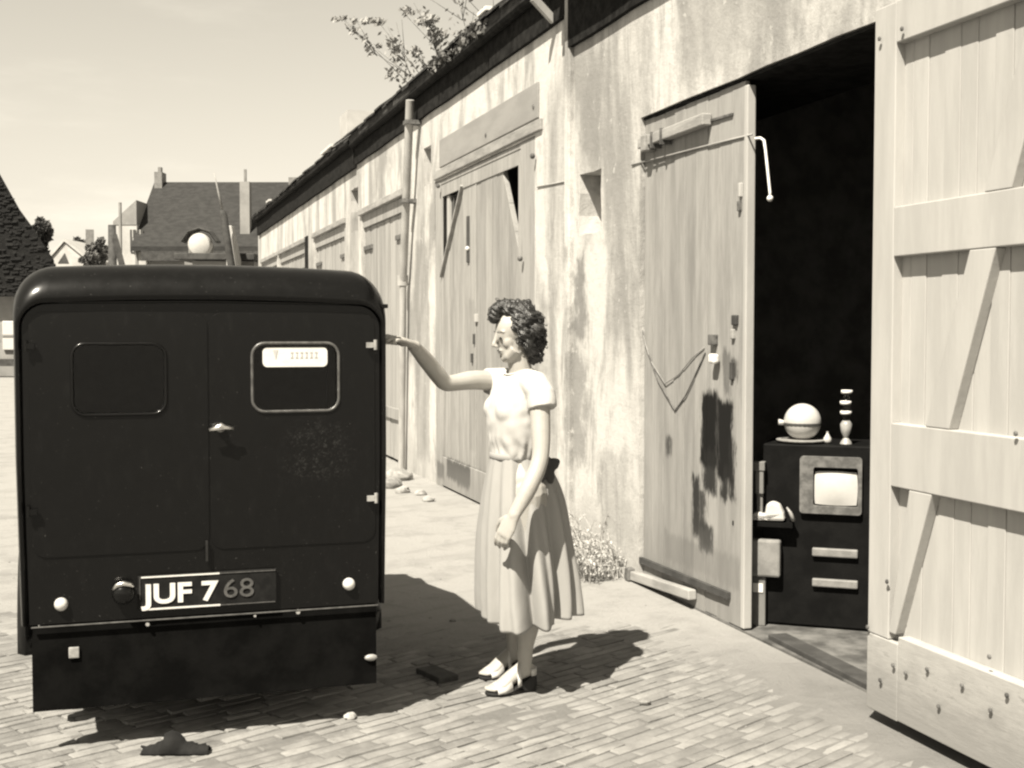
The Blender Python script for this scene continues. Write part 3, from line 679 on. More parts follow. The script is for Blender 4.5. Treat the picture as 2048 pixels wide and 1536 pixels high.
# rear wall with the two window openings
def ring2(y): return [(v.x, v.z) for v in vsec(y, ZS-.004, HW-.014, .085, VB)]
W1 = rrect(-.169, .145, 1.21, 1.457, .045); W2 = rrect(.462, .776, 1.21, 1.457, .045)
outer = ring2(VY)
def rpan(a, c, t): return (a, t, c)
b = MB(); b.plate(outer, [W1, W2], rpan, VY+.004, VY+.03); rear = b.build('rear_panel', 'van', van)
SEAM = .300
for nm, x0, x1, W in (('l', -.315, SEAM-.003, W1), ('r', SEAM+.003, .918, W2)):
    oo = rrect(x0, x1, .70, 1.575, .05); b = MB(); b.plate(oo, [W], rpan, VY-.001, VY+.002); d = b.build('door', 'van', van, bevel=.001)
    mmr = 'rim' if nm == 'r' else 'van'
    wr = [Vector((a, VY-.003, c)) for a, c in rrect(W[0][0]-.30 if False else min(p[0] for p in W)-.004, max(p[0] for p in W)+.004, 1.206, 1.461, .047)]
    b = MB(); b.tube(wr+[wr[0], wr[1]], .006, 8, cap=False); b.build('window_rim', mmr, d, smooth=True)
    b = MB(); b.plate(rrect(min(p[0] for p in W)+.001, max(p[0] for p in W)-.001, 1.211, 1.456, .044), [], rpan, VY+.012, VY+.016); b.build('pane', 'glass', d)
    hx = x0+.008 if nm == 'l' else x1-.012
    for hz in ((1.455, .87, .60)[:2]):
        b = MB(); b.box((hx-.022, VY-.024, hz-.012), (hx+.012, VY-.009, hz+.008)); b.tube([(hx+(.012 if nm == 'r' else -.018), VY-.02, hz-.02), (hx+(.012 if nm == 'r' else -.018), VY-.02, hz+.018)], .007, 8)
        b.build('hinge', 'trim' if nm == 'r' else 'van', d, smooth=True, auto=40)
    if nm == 'r':
        b = MB(); b.plate(rrect(.497, .738, 1.372, 1.445, .018), [], rpan, VY-.0005, VY+.0035); pp = b.build('paper_label', 'paper', d)
        b = MB(); b.prism([(.535, 1.436), (.553, 1.436), (.545, 1.40)], fY, VY-.002, VY-.0008); b.build('emblem', 'paper_ink', pp)
        b = MB()
        for k in range(6):
            x = .60+k*.018; b.box((x, VY-.002, 1.405), (x+.010, VY-.0008, 1.409)); b.box((x, VY-.002, 1.424), (x+.010, VY-.0008, 1.428)); b.box((x+.004, VY-.002, 1.41), (x+.008, VY-.0008, 1.423))
        b.build('faded_print', 'paper_ink', pp)
b = MB(); b.lathe((.340, VY-.010, 1.150), [(.018, 0), (.016, .006), (.009, .012), (.009, .03)], 14, (0, -1, 0)); hd = b.build('door_handle', 'chrome', van, smooth=True, auto=40)
b = MB(); b.tube([(.298, VY-.042, 1.145), (.325, VY-.046, 1.152), (.34, VY-.048, 1.158), (.356, VY-.046, 1.154), (.386, VY-.042, 1.149)], [.007, .010, .016, .009, .006], 10); b.build('grip', 'chrome', hd, smooth=True)
b = MB(); b.tube([(VL+.03, VY-.002, ZS+.002), (VC, VY-.006, ZS+.010), (VR-.03, VY-.002, ZS+.002)], .005, 8); b.build('drip_rail', 'van', van, smooth=True)
b = MB(); b.box((VR-.012, VY+.0, ZS-.012), (VR+.02, VY+.03, ZS+.004)); b.build('drip_rail_end', 'van', van, bevel=.003)
# lower edge strip, bolts, lamp, plate
b = MB(); b.box((VL+.03, VY-.012, .451), (VR-.025, VY-.002, .456)); b.build('bottom_strip', 'rim', van, bevel=.002)
for (x, z) in ((-.221, .530), (.815, .540)):
    b = MB(); b.lathe((x, VY+.004, z), [(.024, 0), (.023, .012), (.019, .02), (.011, .026), (.002, .028)], 16, (0, -1, 0)); b.build('reflector', mat('reflector_glass', .32, .4, 20, rough=.25, spec=.5, bump=0), van, smooth=True, auto=50)
b = MB(); b.lathe((-.008, VY+.004, .560), [(.04, 0), (.04, .03), (.034, .045), (.018, .054), (.002, .056)], 20, (0, -1, 0)); la = b.build('tail_lamp', 'van', van, smooth=True, auto=50)
b = MB(); b.tube([(-.045, VY-.036, .578), (-.030, VY-.040, .594), (-.008, VY-.042, .600), (.015, VY-.040, .595), (.026, VY-.036, .585)], [.005, .009, .010, .009, .005], 10); b.build('lamp_lit_crescent', 'chrome', la, smooth=True)  # bright crescent standing for light on top of the lamp's dome
PX0, PX1, PZ0, PZ1 = .042, .540, .492, .618
b = MB(); b.box((PX0, VY-.014, PZ0), (PX1, VY-.002, PZ1)); plate = b.build('number_plate', 'black', van, bevel=.003)
def plain_text(body, size, loc, m, parent, off=.0, sx=1.0):
    cu = bpy.data.curves.new('lettering', 'FONT'); cu.body = body; cu.size = size; cu.offset = off; cu.extrude = .0015; cu.align_x = 'LEFT'
    o = bpy.data.objects.new('lettering', cu); COL.objects.link(o); o.location = loc; o.rotation_euler = (math.pi/2, 0, 0); o.scale = (sx, 1, 1)
    bpy.context.view_layer.update(); dg = bpy.context.evaluated_depsgraph_get(); me = bpy.data.meshes.new_from_object(o.evaluated_get(dg))
    mw = o.matrix_world.copy(); bpy.data.objects.remove(o); me.transform(mw); me.materials.clear(); me.materials.append(M[m])
    n = bpy.data.objects.new('lettering', me); COL.objects.link(n); par(n, parent); return n
t1 = plain_text('JUF 7', .098, (.064, VY-.0165, .517), 'plate_white', plate, .003, 1.2)
xmax = max(v.co.x for v in t1.data.vertices)
t2 = plain_text('68', .098, (xmax+.014, VY-.0165, .521), 'plate_grey', plate, .0, 1.2)
b = MB(); b.box((PX0+.012, VY-.017, PZ1-.008), (xmax+.004, VY-.0145, PZ1-.003)); b.box((PX0+.014, VY-.017, PZ0+.0), (xmax+.006, VY-.0145, PZ0+.006)); b.build('plate_border', 'plate_white', plate)
b = MB(); b.box((xmax+.006, VY-.017, PZ1-.007), (PX1-.004, VY-.0145, PZ1-.004)); b.box((xmax+.008, VY-.017, PZ0+.001), (PX1-.006, VY-.0145, PZ0+.004)); b.box((PX0+.006, VY-.017, PZ0+.04), (PX0+.009, VY-.0145, PZ1-.004)); b.build('plate_border', 'plate_grey', plate)
b = MB(); b.box((.283, VY-.018, .66), (.291, VY-.004, .735)); b.build('seam_strip', 'rimdark', van)
for (x, z, s) in ((.075, .438, .008), (.46, .443, .006), (.62, .447, .010)):
    b = MB(); b.lathe((x, VY-.004, z), [(s, 0), (s*.8, .006)], 8, (0, -1, 0)); b.build('bolt', 'trim', van)
# underbody, wings, wheels, axle
b = MB(); b.box((VL+.06, VY+.04, .36), (VR-.06, 7.9, .458)); b.box((VL+.16, VY+.12, .28), (VR-.16, 6.9, .362)); b.build('underbody', 'black', van)
b = MB(); b.box((VL+.03, VY+.012, .145), (VR-.03, VY+.026, .449)); b.build('undershade_panel', 'undershade', van)  # black panel added to fill in the shade below the rear
def wing(side):
    b = MB(); xin = VL+.04 if side < 0 else VR-.04; xo = VL-.035 if side < 0 else VR+.035; yc = 5.42; n = 14; prev = None
    prof = [(xin, 0), (xin+(xo-xin)*.6, .012), (xo, -.02), (xo, -.09)]
    secs = []
    for k in range(n+1):
        t = math.radians(-4+188*k/n); ca, sa = math.cos(t), math.sin(t)
        secs.append([Vector((x, yc-(.50+dr)*ca, .34+(.50+dr)*sa)) for x, dr in prof])
    i = len(b.v)
    for s in secs: b.v += s
    for k in range(n):
        for j in range(3): b.f.append((i+k*4+j, i+k*4+j+1, i+(k+1)*4+j+1, i+(k+1)*4+j))
    o = b.build('rear_wing', 'van', van, smooth=True, auto=60); s = o.modifiers.new('thick', 'SOLIDIFY'); s.thickness = .012
def wheel(x, y, r=.315, w=.13):
    b = MB(); b.lathe((x-w/2, y, r), [(r*.66, 0), (r*.93, .006), (r, .03), (r, w-.03), (r*.93, w-.006), (r*.66, w)], 28, (1, 0, 0)); t = b.build('wheel', 'rubber', van, smooth=True, auto=40)
    b = MB(); b.lathe((x-w/2+.01, y, r), [(r*.15, .02), (r*.62, .0), (r*.66, .02), (r*.66, w-.03), (r*.6, w-.02), (r*.15, w-.02)], 24, (1, 0, 0)); b.build('rim', 'van', t, smooth=True, auto=40)
for s in (-1, 1): wing(s)
for x in (VL+.09, VR-.09):
    wheel(x, 5.42); wheel(x, 7.55)
b = MB(); b.tube([(VL+.1, 5.42, .315), (VC-.12, 5.42, .315), (VC, 5.42, .315), (VC+.12, 5.42, .315), (VR-.1, 5.42, .315)], [.035, .04, .12, .04, .035], 12); b.build('axle', 'black', van, smooth=True)
for x in (VL+.22, VR-.22): b = MB(); b.tube([(x, 4.84, .37), (x, 5.1, .29), (x, 5.42, .265), (x, 5.75, .29), (x, 6.0, .37)], [(.025, .02)]*5, 8); b.build('leaf_spring', 'black', van)
b = MB(); q = onY(148, 1305, 4.718); b.box((q.x-.018, q.y-.006, q.z-.02), (q.x+.018, q.y+.004, q.z+.02)); b.build('number_tag', 'trim', van, bevel=.003)
b = MB(); q = onY(742, 1315, 4.718); b.ball(q, (.026, .012, .013), 10, 6); b.build('shackle', 'trim', van, smooth=True)
b = MB(); b.tube([(.75, 4.86, .30), (.75, 6.6, .31)], .024, 12); b.build('exhaust_pipe', 'black', van, smooth=True)
b = MB(); b.prism([(v.x, v.z) for v in vsec(6.0, 1.70, HW-.012, .15, VB-.02)], fY, 6.0, 6.02); b.build('light_block', 'black', van)  # black plate added inside to stop light leaking through the body
# cab front: scuttle, bonnet, screen, wings, lamps (beyond the box, out of the camera's view but there)
b = MB(); b.prism([(6.765, VB), (6.765, 1.565), (6.80, 1.565), (7.02, 1.14), (7.02, VB)], lambda a, c, t: (t, a, c), VC-HW+.09, VC+HW-.09); b.build('cab_front', 'van', van, bevel=.03)
b = MB(); b.prism([(6.832, 1.515), (6.996, 1.198), (7.004, 1.202), (6.84, 1.519)], lambda a, c, t: (t, a, c), VC-HW+.16, VC+HW-.16); b.build('windscreen', 'glassdark', van)
b = MB(); b.prism([(VC-.36, .46), (VC+.36, .46), (VC+.34, .95), (VC+.2, 1.11), (VC-.2, 1.11), (VC-.34, .95)], fY, 7.0, 7.95); b.build('bonnet', 'van', van, bevel=.04)
for s in (-1, 1):
    x = VC+s*.46; b = MB(); n = 12; w = .13; secs = []
    for k in range(n+1):
        t = math.radians(180*k/n); secs.append((x, 7.55-.43*math.cos(t), .33+.43*math.sin(t)))
    b.tube(secs, [(.14, .02)]*(n+1), 8, frame=(1, 0, 0)); b.build('front_wing', 'van', van, smooth=True, auto=60)
    b = MB(); b.lathe((VC+s*.42, 7.72, .86), [(.03, 0), (.08, .06), (.09, .14), (.085, .16)], 18, (0, 1, 0)); b.build('headlight', 'chrome', van, smooth=True, auto=50)
    xs = VC+s*(HW-.034); b = MB(); b.prism(rrect(6.24, 6.72, 1.16, 1.48, .05), lambda a, c, t: (t, a, c), xs-.004+s*.03, xs+.004+s*.03); b.build('side_window', 'glassdark', van)
# ------------------------------------------------------------------ vegetation helpers
def leaves(b, c, r, n, size, rnd, flat=1.0):
    c = Vector(c)
    for k in range(n):
        while True:
            p = Vector((rnd.uniform(-1, 1), rnd.uniform(-1, 1), rnd.uniform(-1, 1)))
            if p.length < 1 and p.length > .25: break
        p = Vector((p.x*r[0], p.y*r[1], p.z*r[2])); s = size*rnd.uniform(.6, 1.4)
        a = Vector((rnd.gauss(0, 1), rnd.gauss(0, 1), rnd.gauss(0, 1)*flat)).normalized(); d = a.orthogonal().normalized(); e = a.cross(d)
        q = c+p; i = len(b.v); b.v += [q-d*s, q+e*s*.45, q+d*s, q-e*s*.45]; b.f.append((i, i+1, i+2, i+3))
def tree(name, base, crowns, n, size, mleaf, label, seed, group=None, trunk=.16, limbs=True):
    rnd = random.Random(seed); base = Vector(base); t = empty(name, base, label, 'tree', group)
    b = MB(); top = sum((Vector(c) for c, r in crowns), Vector())/len(crowns)
    mid = base+(top-base)*.55+Vector((rnd.uniform(-.2, .2), rnd.uniform(-.2, .2), 0))
    b.tube([base-Vector((0, 0, .2)), base+(mid-base)*.5, mid, top], [trunk, trunk*.8, trunk*.65, trunk*.25], 8)
    for c, r in crowns:
        c = Vector(c); b.tube([mid, mid+(c-mid)*.5+Vector((0, 0, .2)), c], [.016, .009, .004], 6)
        for k in range(3):
            e = c+Vector((rnd.uniform(-1, 1)*r[0], rnd.uniform(-1, 1)*r[1], rnd.uniform(-.6, .8)*r[2])); b.tube([c+(mid-c)*.2, e], [.008, .004], 5)
    b.build('trunk', 'bark', t, smooth=True)
    b = MB()
    for c, r in crowns:
        for k in range(14): leaves(b, mid+(Vector(c)-mid)*rnd.uniform(.55, 1), (r[0]*.3+.08,)*3, 7, size, rnd)
    tot = sum((r[0]*r[1]*r[2])**.6 for c, r in crowns)
    for c, r in crowns:
        m = int(n*(r[0]*r[1]*r[2])**.6/tot); k = max(3, m//60)
        for j in range(k):                          # clumps inside the crown so that gaps remain
            d = Vector((rnd.gauss(0, 1), rnd.gauss(0, 1), rnd.gauss(0, 1))).normalized()*rnd.uniform(.45, 1)**.5
            cc = Vector(c)+Vector((d.x*r[0], d.y*r[1], d.z*r[2]))*.85
            leaves(b, cc, (r[0]*.33, r[1]*.33, r[2]*.3), m//k, size, rnd)
    b.build('crown', mleaf, t, fixn=False); return t
def farpt(px, py, D): return onD(px, py, D)
# tree behind the range, its leaf sprays hang over the roof line
D = 26
cr = [(farpt(760, 48, D), (.42, .5, .14)), (farpt(850, 30, D), (.5, .5, .25)), (farpt(775, 92, D), (.28, .4, .16)), (farpt(915, 60, D), (.7, .6, .42)), (farpt(830, 100, D), (.16, .3, .08)),
      (farpt(955, 85, D), (.6, .6, .4)), (farpt(985, -30, D), (1.0, 1.0, .6)), (farpt(905, -50, D), (.9, 1.0, .3)), (farpt(690, 40, D), (.25, .3, .08))]
tb = farpt(1060, 500, D); tree('overhanging_tree', (tb.x+1.5, tb.y+.5, 0), cr, 1700, .065, 'leafpale', 'tall leafy tree behind the garage roof with sprays hanging over its edge', 5, trunk=.2)
# grass and ivy tufts rooted in the eave slates
ev = empty('roof_plant', onX(930, 110, 2.86), 'leafy creeper rooted along the edge of the slate roof', 'plant'); b = MB(); rnd = random.Random(9)
for k in range(16):
    px = rnd.uniform(866, 985); c = onX(px, 134-(px-866)*.78+rnd.uniform(-10, 8), 2.82); leaves(b, c, (.06, .16, .07), 34, .035, rnd)
b.build('foliage', 'leafmid', ev, fixn=False)
b = MB()
for k in range(8): px = 870+14*k; c = onX(px, 142-(px-866)*.78, 2.86); b.tube([c-Vector((0, 0, .05)), c+Vector((rnd.uniform(-.05, .05), rnd.uniform(-.1, .1), .1))], [.006, .003], 5)
b.build('stem', 'bark', ev)
# ------------------------------------------------------------------ house with the steep roof at the yard end
def house():
    D = 44; A = farpt(270, 490, D); B = farpt(620, 520, D)
    ax = (Vector((B.x, B.y, 0))-Vector((A.x, A.y, 0))).normalized(); ax = (ax*.985+Vector((-.1, .25, 0))*.0).normalized(); bx_ = Vector((-ax.y, ax.x, 0))
    o = Vector((A.x, A.y, 0)); ze = farpt(287, 487, D).z; zr = farpt(295, 362, D+2.2).z; L = 10.5; W = 5.4
    h = empty('steep_roofed_house', o+ax*L/2, 'pale house with steep dark tiled roof and two chimneys at the end of the yard', 'house')
    P = lambda u, v, z: o+ax*u+bx_*v+Vector((0, 0, z))
    def bxs(u0, u1, v0, v1, z0, z1, n, m, p=h):
        b = MB(); i = len(b.v); m4 = Matrix((ax, bx_, Vector((0, 0, 1)))).transposed().to_4x4(); m4.translation = o; b.box((u0, v0, z0), (u1, v1, z1), m4); return b.build(n, m, p)
    b = MB(); b.prism([(0, -.2), (W, -.2), (W, ze), (W/2, zr-.12), (0, ze)], lambda a, c, t: P(t, a, c), 0, L); b.build('wall', 'creamdark', h)
    b = MB(); b.prism([(-.3, ze-.28), (-.3, ze-.12), (W/2, zr+.02), (W+.3, ze-.12), (W+.3, ze-.28), (W/2, zr-.13)], lambda a, c, t: P(t, a, c), -.06, L+.1); rf_ = b.build('roof', 'tile', h)
    bxs(.02, .30, W/2-.3, W/2+.3, zr-.3, zr+.36, 'chimney', 'brickch', rf_); bxs(.10, .22, W/2-.1, W/2+.1, zr+.36, zr+.56, 'chimney_pot', 'brickch', rf_)
    q = farpt(489, 400, D); u = (Vector((q.x, q.y, 0))-o).dot(ax)
    bxs(u-.22, u+.12, .25, .6, ze+.0, zr-.25, 'chimney', 'creamdark', rf_); bxs(u-.1, u-.02, .4, .5, zr-.25, zr+.2, 'chimney_pot', 'brickch', rf_)
    bxs(u+1.5, u+2.1, .25, .9, ze+.2, zr-.1, 'chimney', 'brickch', rf_)
    # lean-to wing on the left with small-paned window
    zz = farpt(265, 470, D).z
    bxs(-.75, -.02, .3, 4.2, -.2, zz+.4, 'wing_wall', 'cream')
    b = MB(); b.prism([(-.85, zz+.38), (-.85, zz+.5), (-.02, zz+1.25), (-.02, zz+.38)], lambda a, c, t: P(a, t, c), .28, 4.3); b.build('wing_roof', 'creamdark', h)
    for k, (px, py, w, hh) in enumerate(((261, 466, .2, .28), (276, 466, .2, .28), (262, 489, .22, .5), (275, 489, .22, .5))):
        c = farpt(px, py, D); u = (Vector((c.x, c.y, 0))-o).dot(ax); w_ = bxs(u-w/2, u+w/2, .26, .31, c.z-hh/2, c.z+hh/2, 'window', 'windowhole'); bxs(u-.015, u+.015, .24, .262, c.z-hh/2, c.z+hh/2, 'glazing_bar', 'cream', w_)
    # dark board standing for the eave shadow and long low window band, door post
    bxs(.3, 7.5, -.32, -.28, ze-.62, ze-.28, 'eave_shade_board', 'timberdark'); bxs(.15, .45, -.1, -.01, -.1, ze-.3, 'gate_post', 'cream')
    for u0 in (1.2, 2.4, 5.0): w_ = bxs(u0, u0+.7, -.03, -.002, 1.2, 2.2, 'window', 'windowhole'); bxs(u0+.33, u0+.37, -.05, -.031, 1.2, 2.2, 'glazing_bar', 'cream', w_)
house()
# round white tank under a small dark hood in front of the house
D = 36; c = farpt(402, 490, D); t = empty('round_tank', (c.x, c.y, 0), 'round white tank standing under a small dark hood before the house', 'tank')
b = MB(); b.lathe((c.x, c.y-.01, c.z), [(.02, .34), (.2, .33), (.30, .28), (.335, .18), (.335, 0), (.3, -.1)], 24, (-math.sin(TH)*.9, -math.cos(TH), 0)); b.build('drum', 'cream', t, smooth=True, auto=40)
b = MB(); b.tube([c+_R*-.5+Vector((0, 0, .08)), c+_R*-.3+Vector((0, 0, .36)), c+Vector((0, 0, .46)), c+_R*.3+Vector((0, 0, .36)), c+_R*.5+Vector((0, 0, .08))], [(.05, .3)]*5, 8, frame=(0, 0, 1)); b.build('hood', 'timberdark', t)
b = MB()
for s in (-.3, .3): b.box((c.x+s-.05, c.y-.05, -.05), (c.x+s+.05, c.y+.05, c.z))
b.box((c.x-.45, c.y+.05, c.z-.8), (c.x+.45, c.y+.3, c.z-.25)); b.build('stand', 'creamdark', t)
# low dark flat-roofed shed
D = 31; p = farpt(365, 516, D); q = farpt(522, 517, D); t = empty('flat_roofed_shed', ((p+q)/2).to_2d().to_3d(), 'low dark flat roofed shed at the far end of the garages', 'shed')
b = MB(); b.beam(p, q, 1.6, .16); b.build('roof', 'timberdark', t, bevel=.02)
b = MB(); u = (q-p).normalized(); b.beam(p+u*.4+Vector((0, 0, -.95)), q-u*.05+Vector((0, 0, -.95)), 1.2, 1.7); b.build('wall', 'creamdark', t)
b = MB(); b.ball(p+Vector((.05, -.3, .03)), (.16, .2, .09), 10, 6); b.build('roof_sack', 'timberdark', t, smooth=True)
# white tapered pillar and leaning pole
D = 30; c = farpt(468, 512, D); b = MB(); zt = farpt(463, 452, D).z
b.prism([(-.16, -.1), (.16, -.1), (.14, zt*.8), (-.02, zt), (-.15, zt)], lambda a, k, t: c.to_2d().to_3d()+_R*a+FH*t+Vector((0, 0, k)), -.15, .15)
tag(b.build('gate_pillar', 'cream', None, bevel=.02), 'tapered whitewashed pillar beside the leaning pole', 'pillar')
D = 29.5; p0 = farpt(472, 512, D); p1 = farpt(447, 430, D); p2 = farpt(428, 345, D); p0 = p0-Vector((0, 0, p0.z+.1))+_R*.35
t = empty('leaning_pole', p0, 'long dark pole leaning beside the whitewashed pillar', 'pole'); b = MB(); b.tube([p0, p1, p1+(p2-p1)*.12], [.11, .085, .05], 8); b.build('shaft', 'timberdark', t, smooth=True)
b = MB(); b.tube([p1+(p2-p1)*.1, p2], [.03, .012], 8); b.build('tip', 'timber', t, smooth=True)
# dark derrick post on the left
D = 33; t = empty('braced_post', farpt(232, 500, D).to_2d().to_3d(), 'dark tarred post with a slanting strut beside the small trees', 'post'); b = MB()
p = farpt(224, 450, D); b.tube([p.to_2d().to_3d(), p], [.14, .10], 8); b.build('post', 'timberdark', t, smooth=True)
b = MB(); r1 = farpt(246, 530, D); b.beam(farpt(228, 470, D), farpt(252, 560, D), .16, .16, (0, 1, 0)); b.build('strut', 'timberdark', t)
b = MB(); b.tube([farpt(240, 405, D+6), farpt(240, 405, D+6).to_2d().to_3d()], .05, 6); tag(b.build('thin_mast', 'creamdark', None), 'thin pale mast standing behind the braced post', 'mast')
# small white cottage far away
D = 62; c = farpt(138, 515, D); t = empty('white_cottage', c.to_2d().to_3d(), 'tiny white gabled cottage in the distance between the trees', 'house')
o2 = c.to_2d().to_3d(); zz = farpt(138, 512, D).z
b = MB(); b.prism([(-.85, -.1), (.9, -.1), (.9, zz-.2), (-.2, zz+.65), (-.85, zz-.1)], lambda a, k, tt: o2+_R*a+FH*tt+Vector((0, 0, k)), 0, 5); b.build('wall', 'cream', t)
b = MB(); b.prism([(-1.1, zz-.3), (-.2, zz+.72), (1.0, zz-.25), (1.0, zz-.15), (-.2, zz+.85), (-1.1, zz-.15)], lambda a, k, tt: o2+_R*a+FH*tt+Vector((0, 0, k)), -.1, 5.1); b.build('roof', 'cream', t)
b = MB(); b.prism([(-.55, zz-.35), (.0, zz-.35), (-.2, zz+.15)], lambda a, k, tt: o2+_R*a+FH*tt+Vector((0, 0, k)), -.03, -.005); b.build('window', 'windowhole', t)
b = MB(); b.box((-.2, -.1, 0), (.2, .3, 1.0), Matrix.Translation(o2+_R*.2+FH*2.5+Vector((0, 0, zz+.5)))); b.build('chimney', 'brickch', t)
# dark barn with thatched roof at the left edge
def barn():
    D = 40; t = empty('thatched_barn', farpt(-120, 700, D).to_2d().to_3d(), 'large barn under a dark sweeping thatched roof with pale walls', 'barn')
    O = farpt(0, 590, D); ze = O.z; o = O.to_2d().to_3d(); S = D/FPX
    prof = [(-520, ze)] ; pr = []
    for (px, py) in ((-520, 592), (100, 592), (112, 560), (108, 520), (88, 490), (62, 450), (40, 420), (22, 388), (2, 352), (-40, 280), (-110, 215), (-300, 205), (-520, 205)):
        q = farpt(px, py, D); pr.append(((q-O).dot(_R), q.z))
    b = MB(); n = len(pr)
    b.prism(pr, lambda a, k, tt: o+_R*(a-.47*tt)+FH*tt+Vector((0, 0, k)), 0, 7); rr = b.build('roof', 'thatch', t)
    # ragged courses of thatch laid over the slope
    rnd = random.Random(17); b = MB()
    for k in range(2600):
        px = rnd.uniform(-515, 108); lim = max(p[1] for p in ((0, 0),)) 
        py = rnd.uniform(210, 588)
        # keep below the roof edge
        edge = None
        pts = [(100, 592), (112, 560), (108, 520), (88, 490), (62, 450), (40, 420), (22, 388), (2, 352), (-40, 280), (-110, 215), (-520, 205)]
        top = 205
        for (x0, y0), (x1, y1) in zip(pts, pts[1:]):
            if min(x0, x1) <= px <= max(x0, x1) and x0 != x1: top = y0+(y1-y0)*(px-x0)/(x1-x0)
        if py < top+6: continue
        q = farpt(px, py, D-.02); w = rnd.uniform(.04, .14); h = rnd.uniform(.03, .1); d = rnd.uniform(.01, .05); i = len(b.v)
        b.v += [q-_R*w, q+_R*w, q+_R*w*.8-FH*d-Vector((0, 0, h)), q-_R*w*.8-FH*d-Vector((0, 0, h))]; b.f.append((i, i+1, i+2, i+3))
    b.build('thatch_tufts', 'thatch', rr, kind='stuff', fixn=False)
    b = MB(); b.prism([(-8.3, -.1), (1.4, -.1), (1.4, ze+.1), (-8.3, ze+.1)], lambda a, k, tt: o+_R*(a-.47*tt)+FH*(tt+.5)+Vector((0, 0, k)), 0, 6); b.build('wall', 'creamdark', t)
    for (x0, x1, y0, y1) in ((5, 28, 642, 700), (-40, -8, 642, 700)):
        p = farpt(x0, y1, D+.4); q = farpt(x1, y0, D+.4); a0 = (p-O).dot(_R); a1 = (q-O).dot(_R)
        b = MB(); b.prism(rect(a0, a1, p.z, q.z), lambda a, k, tt: o+_R*a+FH*(tt+.40)+Vector((0, 0, k)), 0, .09); w_ = b.build('shutter', 'white', t, bevel=.02)
        zm = (p.z+q.z)/2; b = MB(); b.prism(rect(a0, a1, zm-.03, zm+.03), lambda a, k, tt: o+_R*a+FH*(tt+.37)+Vector((0, 0, k)), 0, .03); b.build('shutter_bar', 'creamdark', w_)
    p = farpt(-200, 742, D); b = MB(); b.beam(farpt(-200, 725, D-.1), farpt(60, 725, D-.1), .5, .22); b.build('trough', 'timberdark', t)
barn()
# small trees on the skyline
def far_tree(px, py, rx, ry, D, seed, m, lab, n=1500):
    c = farpt(px, py, D); s = D/FPX; rnd = random.Random(seed)
    crowns = [(c+_R*rnd.uniform(-.4, .4)*rx*s+Vector((0, 0, rnd.uniform(-.3, .4)*ry*s))+FH*rnd.uniform(-.4, .4)*rx*s, (rx*s*.7, rx*s*.7, ry*s*.65)) for k in range(4)]
    tree('small_tree', c.to_2d().to_3d()+_R*.1, crowns, n, .16, m, lab, seed, 'small trees on the skyline', trunk=.13)
far_tree(84, 462, 26, 34, 52, 61, 'leafdark', 'round topped tree rising behind the thatched barn roof', 2600)
far_tree(150, 492, 20, 18, 70, 62, 'leafmid', 'low hazy tree next to the white cottage', 1500)
far_tree(198, 500, 24, 26, 62, 63, 'leafmid', 'spreading hazy tree left of the braced post', 1900)
far_tree(178, 520, 20, 10, 60, 64, 'leafmid', 'low bush between the two hazy trees', 900)
# ------------------------------------------------------------------ bits on the ground
rag = onG(335, 1497); b = MB(); rnd = random.Random(2); n = 26
for k in range(n):
    t = k/(n-1); x = onG(285+135*t, 1503-6*math.sin(t*3), 0); h = .012+.05*math.exp(-((t-.42)/.14)**2)+.012*rnd.random(); w = .03+.03*math.sin(t*3.1)
    b.v += [x+FH*-w, x+FH*-w*.3+Vector((rnd.uniform(-.01, .01), 0, h)), x+FH*w*.5+Vector((rnd.uniform(-.01, .01), 0, h*.8)), x+FH*w]
    if k:
        i = (k-1)*4
        for j in range(3): b.f.append((i+j, i+j+1, i+j+5, i+j+4))
o = b.build('crumpled_rag', 'rag', smooth=True); o.modifiers.new('t', 'SOLIDIFY').thickness = .006; tag(o, 'crumpled dark rag lying on the dirt behind the van', 'rag')
def rock(px, py, s, m, lab, cat='stone', seed=1, grp=None, name='stone'):
    c = onG(px, py); rnd = random.Random(seed); b = MB(); b.ball((0, 0, 0), (s*1.2, s, s*.7), 12, 8)
    b.v = [c+Vector((v.x, v.y, v.z))*(1+.35*noise.noise(v*(2.2/s)+Vector((seed, 0, 0))))+Vector((0, 0, s*.3)) for v in b.v]
    o = b.build(name, m, smooth=True, auto=35); return tag(o, lab, cat, grp)
c = onG(874, 1352); b = MB(); b.box((-.05, -.1, -.02), (.05, .1, .022), Matrix.Translation(c) @ Matrix.Rotation(.3, 4, 'Z')); tag(b.build('brick', 'stonedark', None, bevel=.006), 'single grey brick lying half sunk in the shadow of the van', 'brick')
for i, (px, py, s, lab) in enumerate(((780, 975, .10, 'pale lump of stone fallen beside the door foot behind the van'), (806, 985, .06, 'small broken stone next to the pale lump'), (840, 990, .05, 'little stone by the foot of the plaster pier'), (857, 1003, .05, 'chip of plaster at the corner of the plank door'), (795, 960, .12, 'large white boulder at the foot of the downpipe'))):
    rock(px, py, s, 'stone', lab, seed=10+i)
for i, (px, py, s, lab) in enumerate(((700, 1436, .022, 'small white stone on the dirt in front of the van shadow'), (905, 1243, .014, 'tiny white pebble in the shade of the van'), (1290, 1408, .02, 'flat pale stone in front of the woman'))):
    rock(px, py, s, 'stone', lab, seed=30+i)
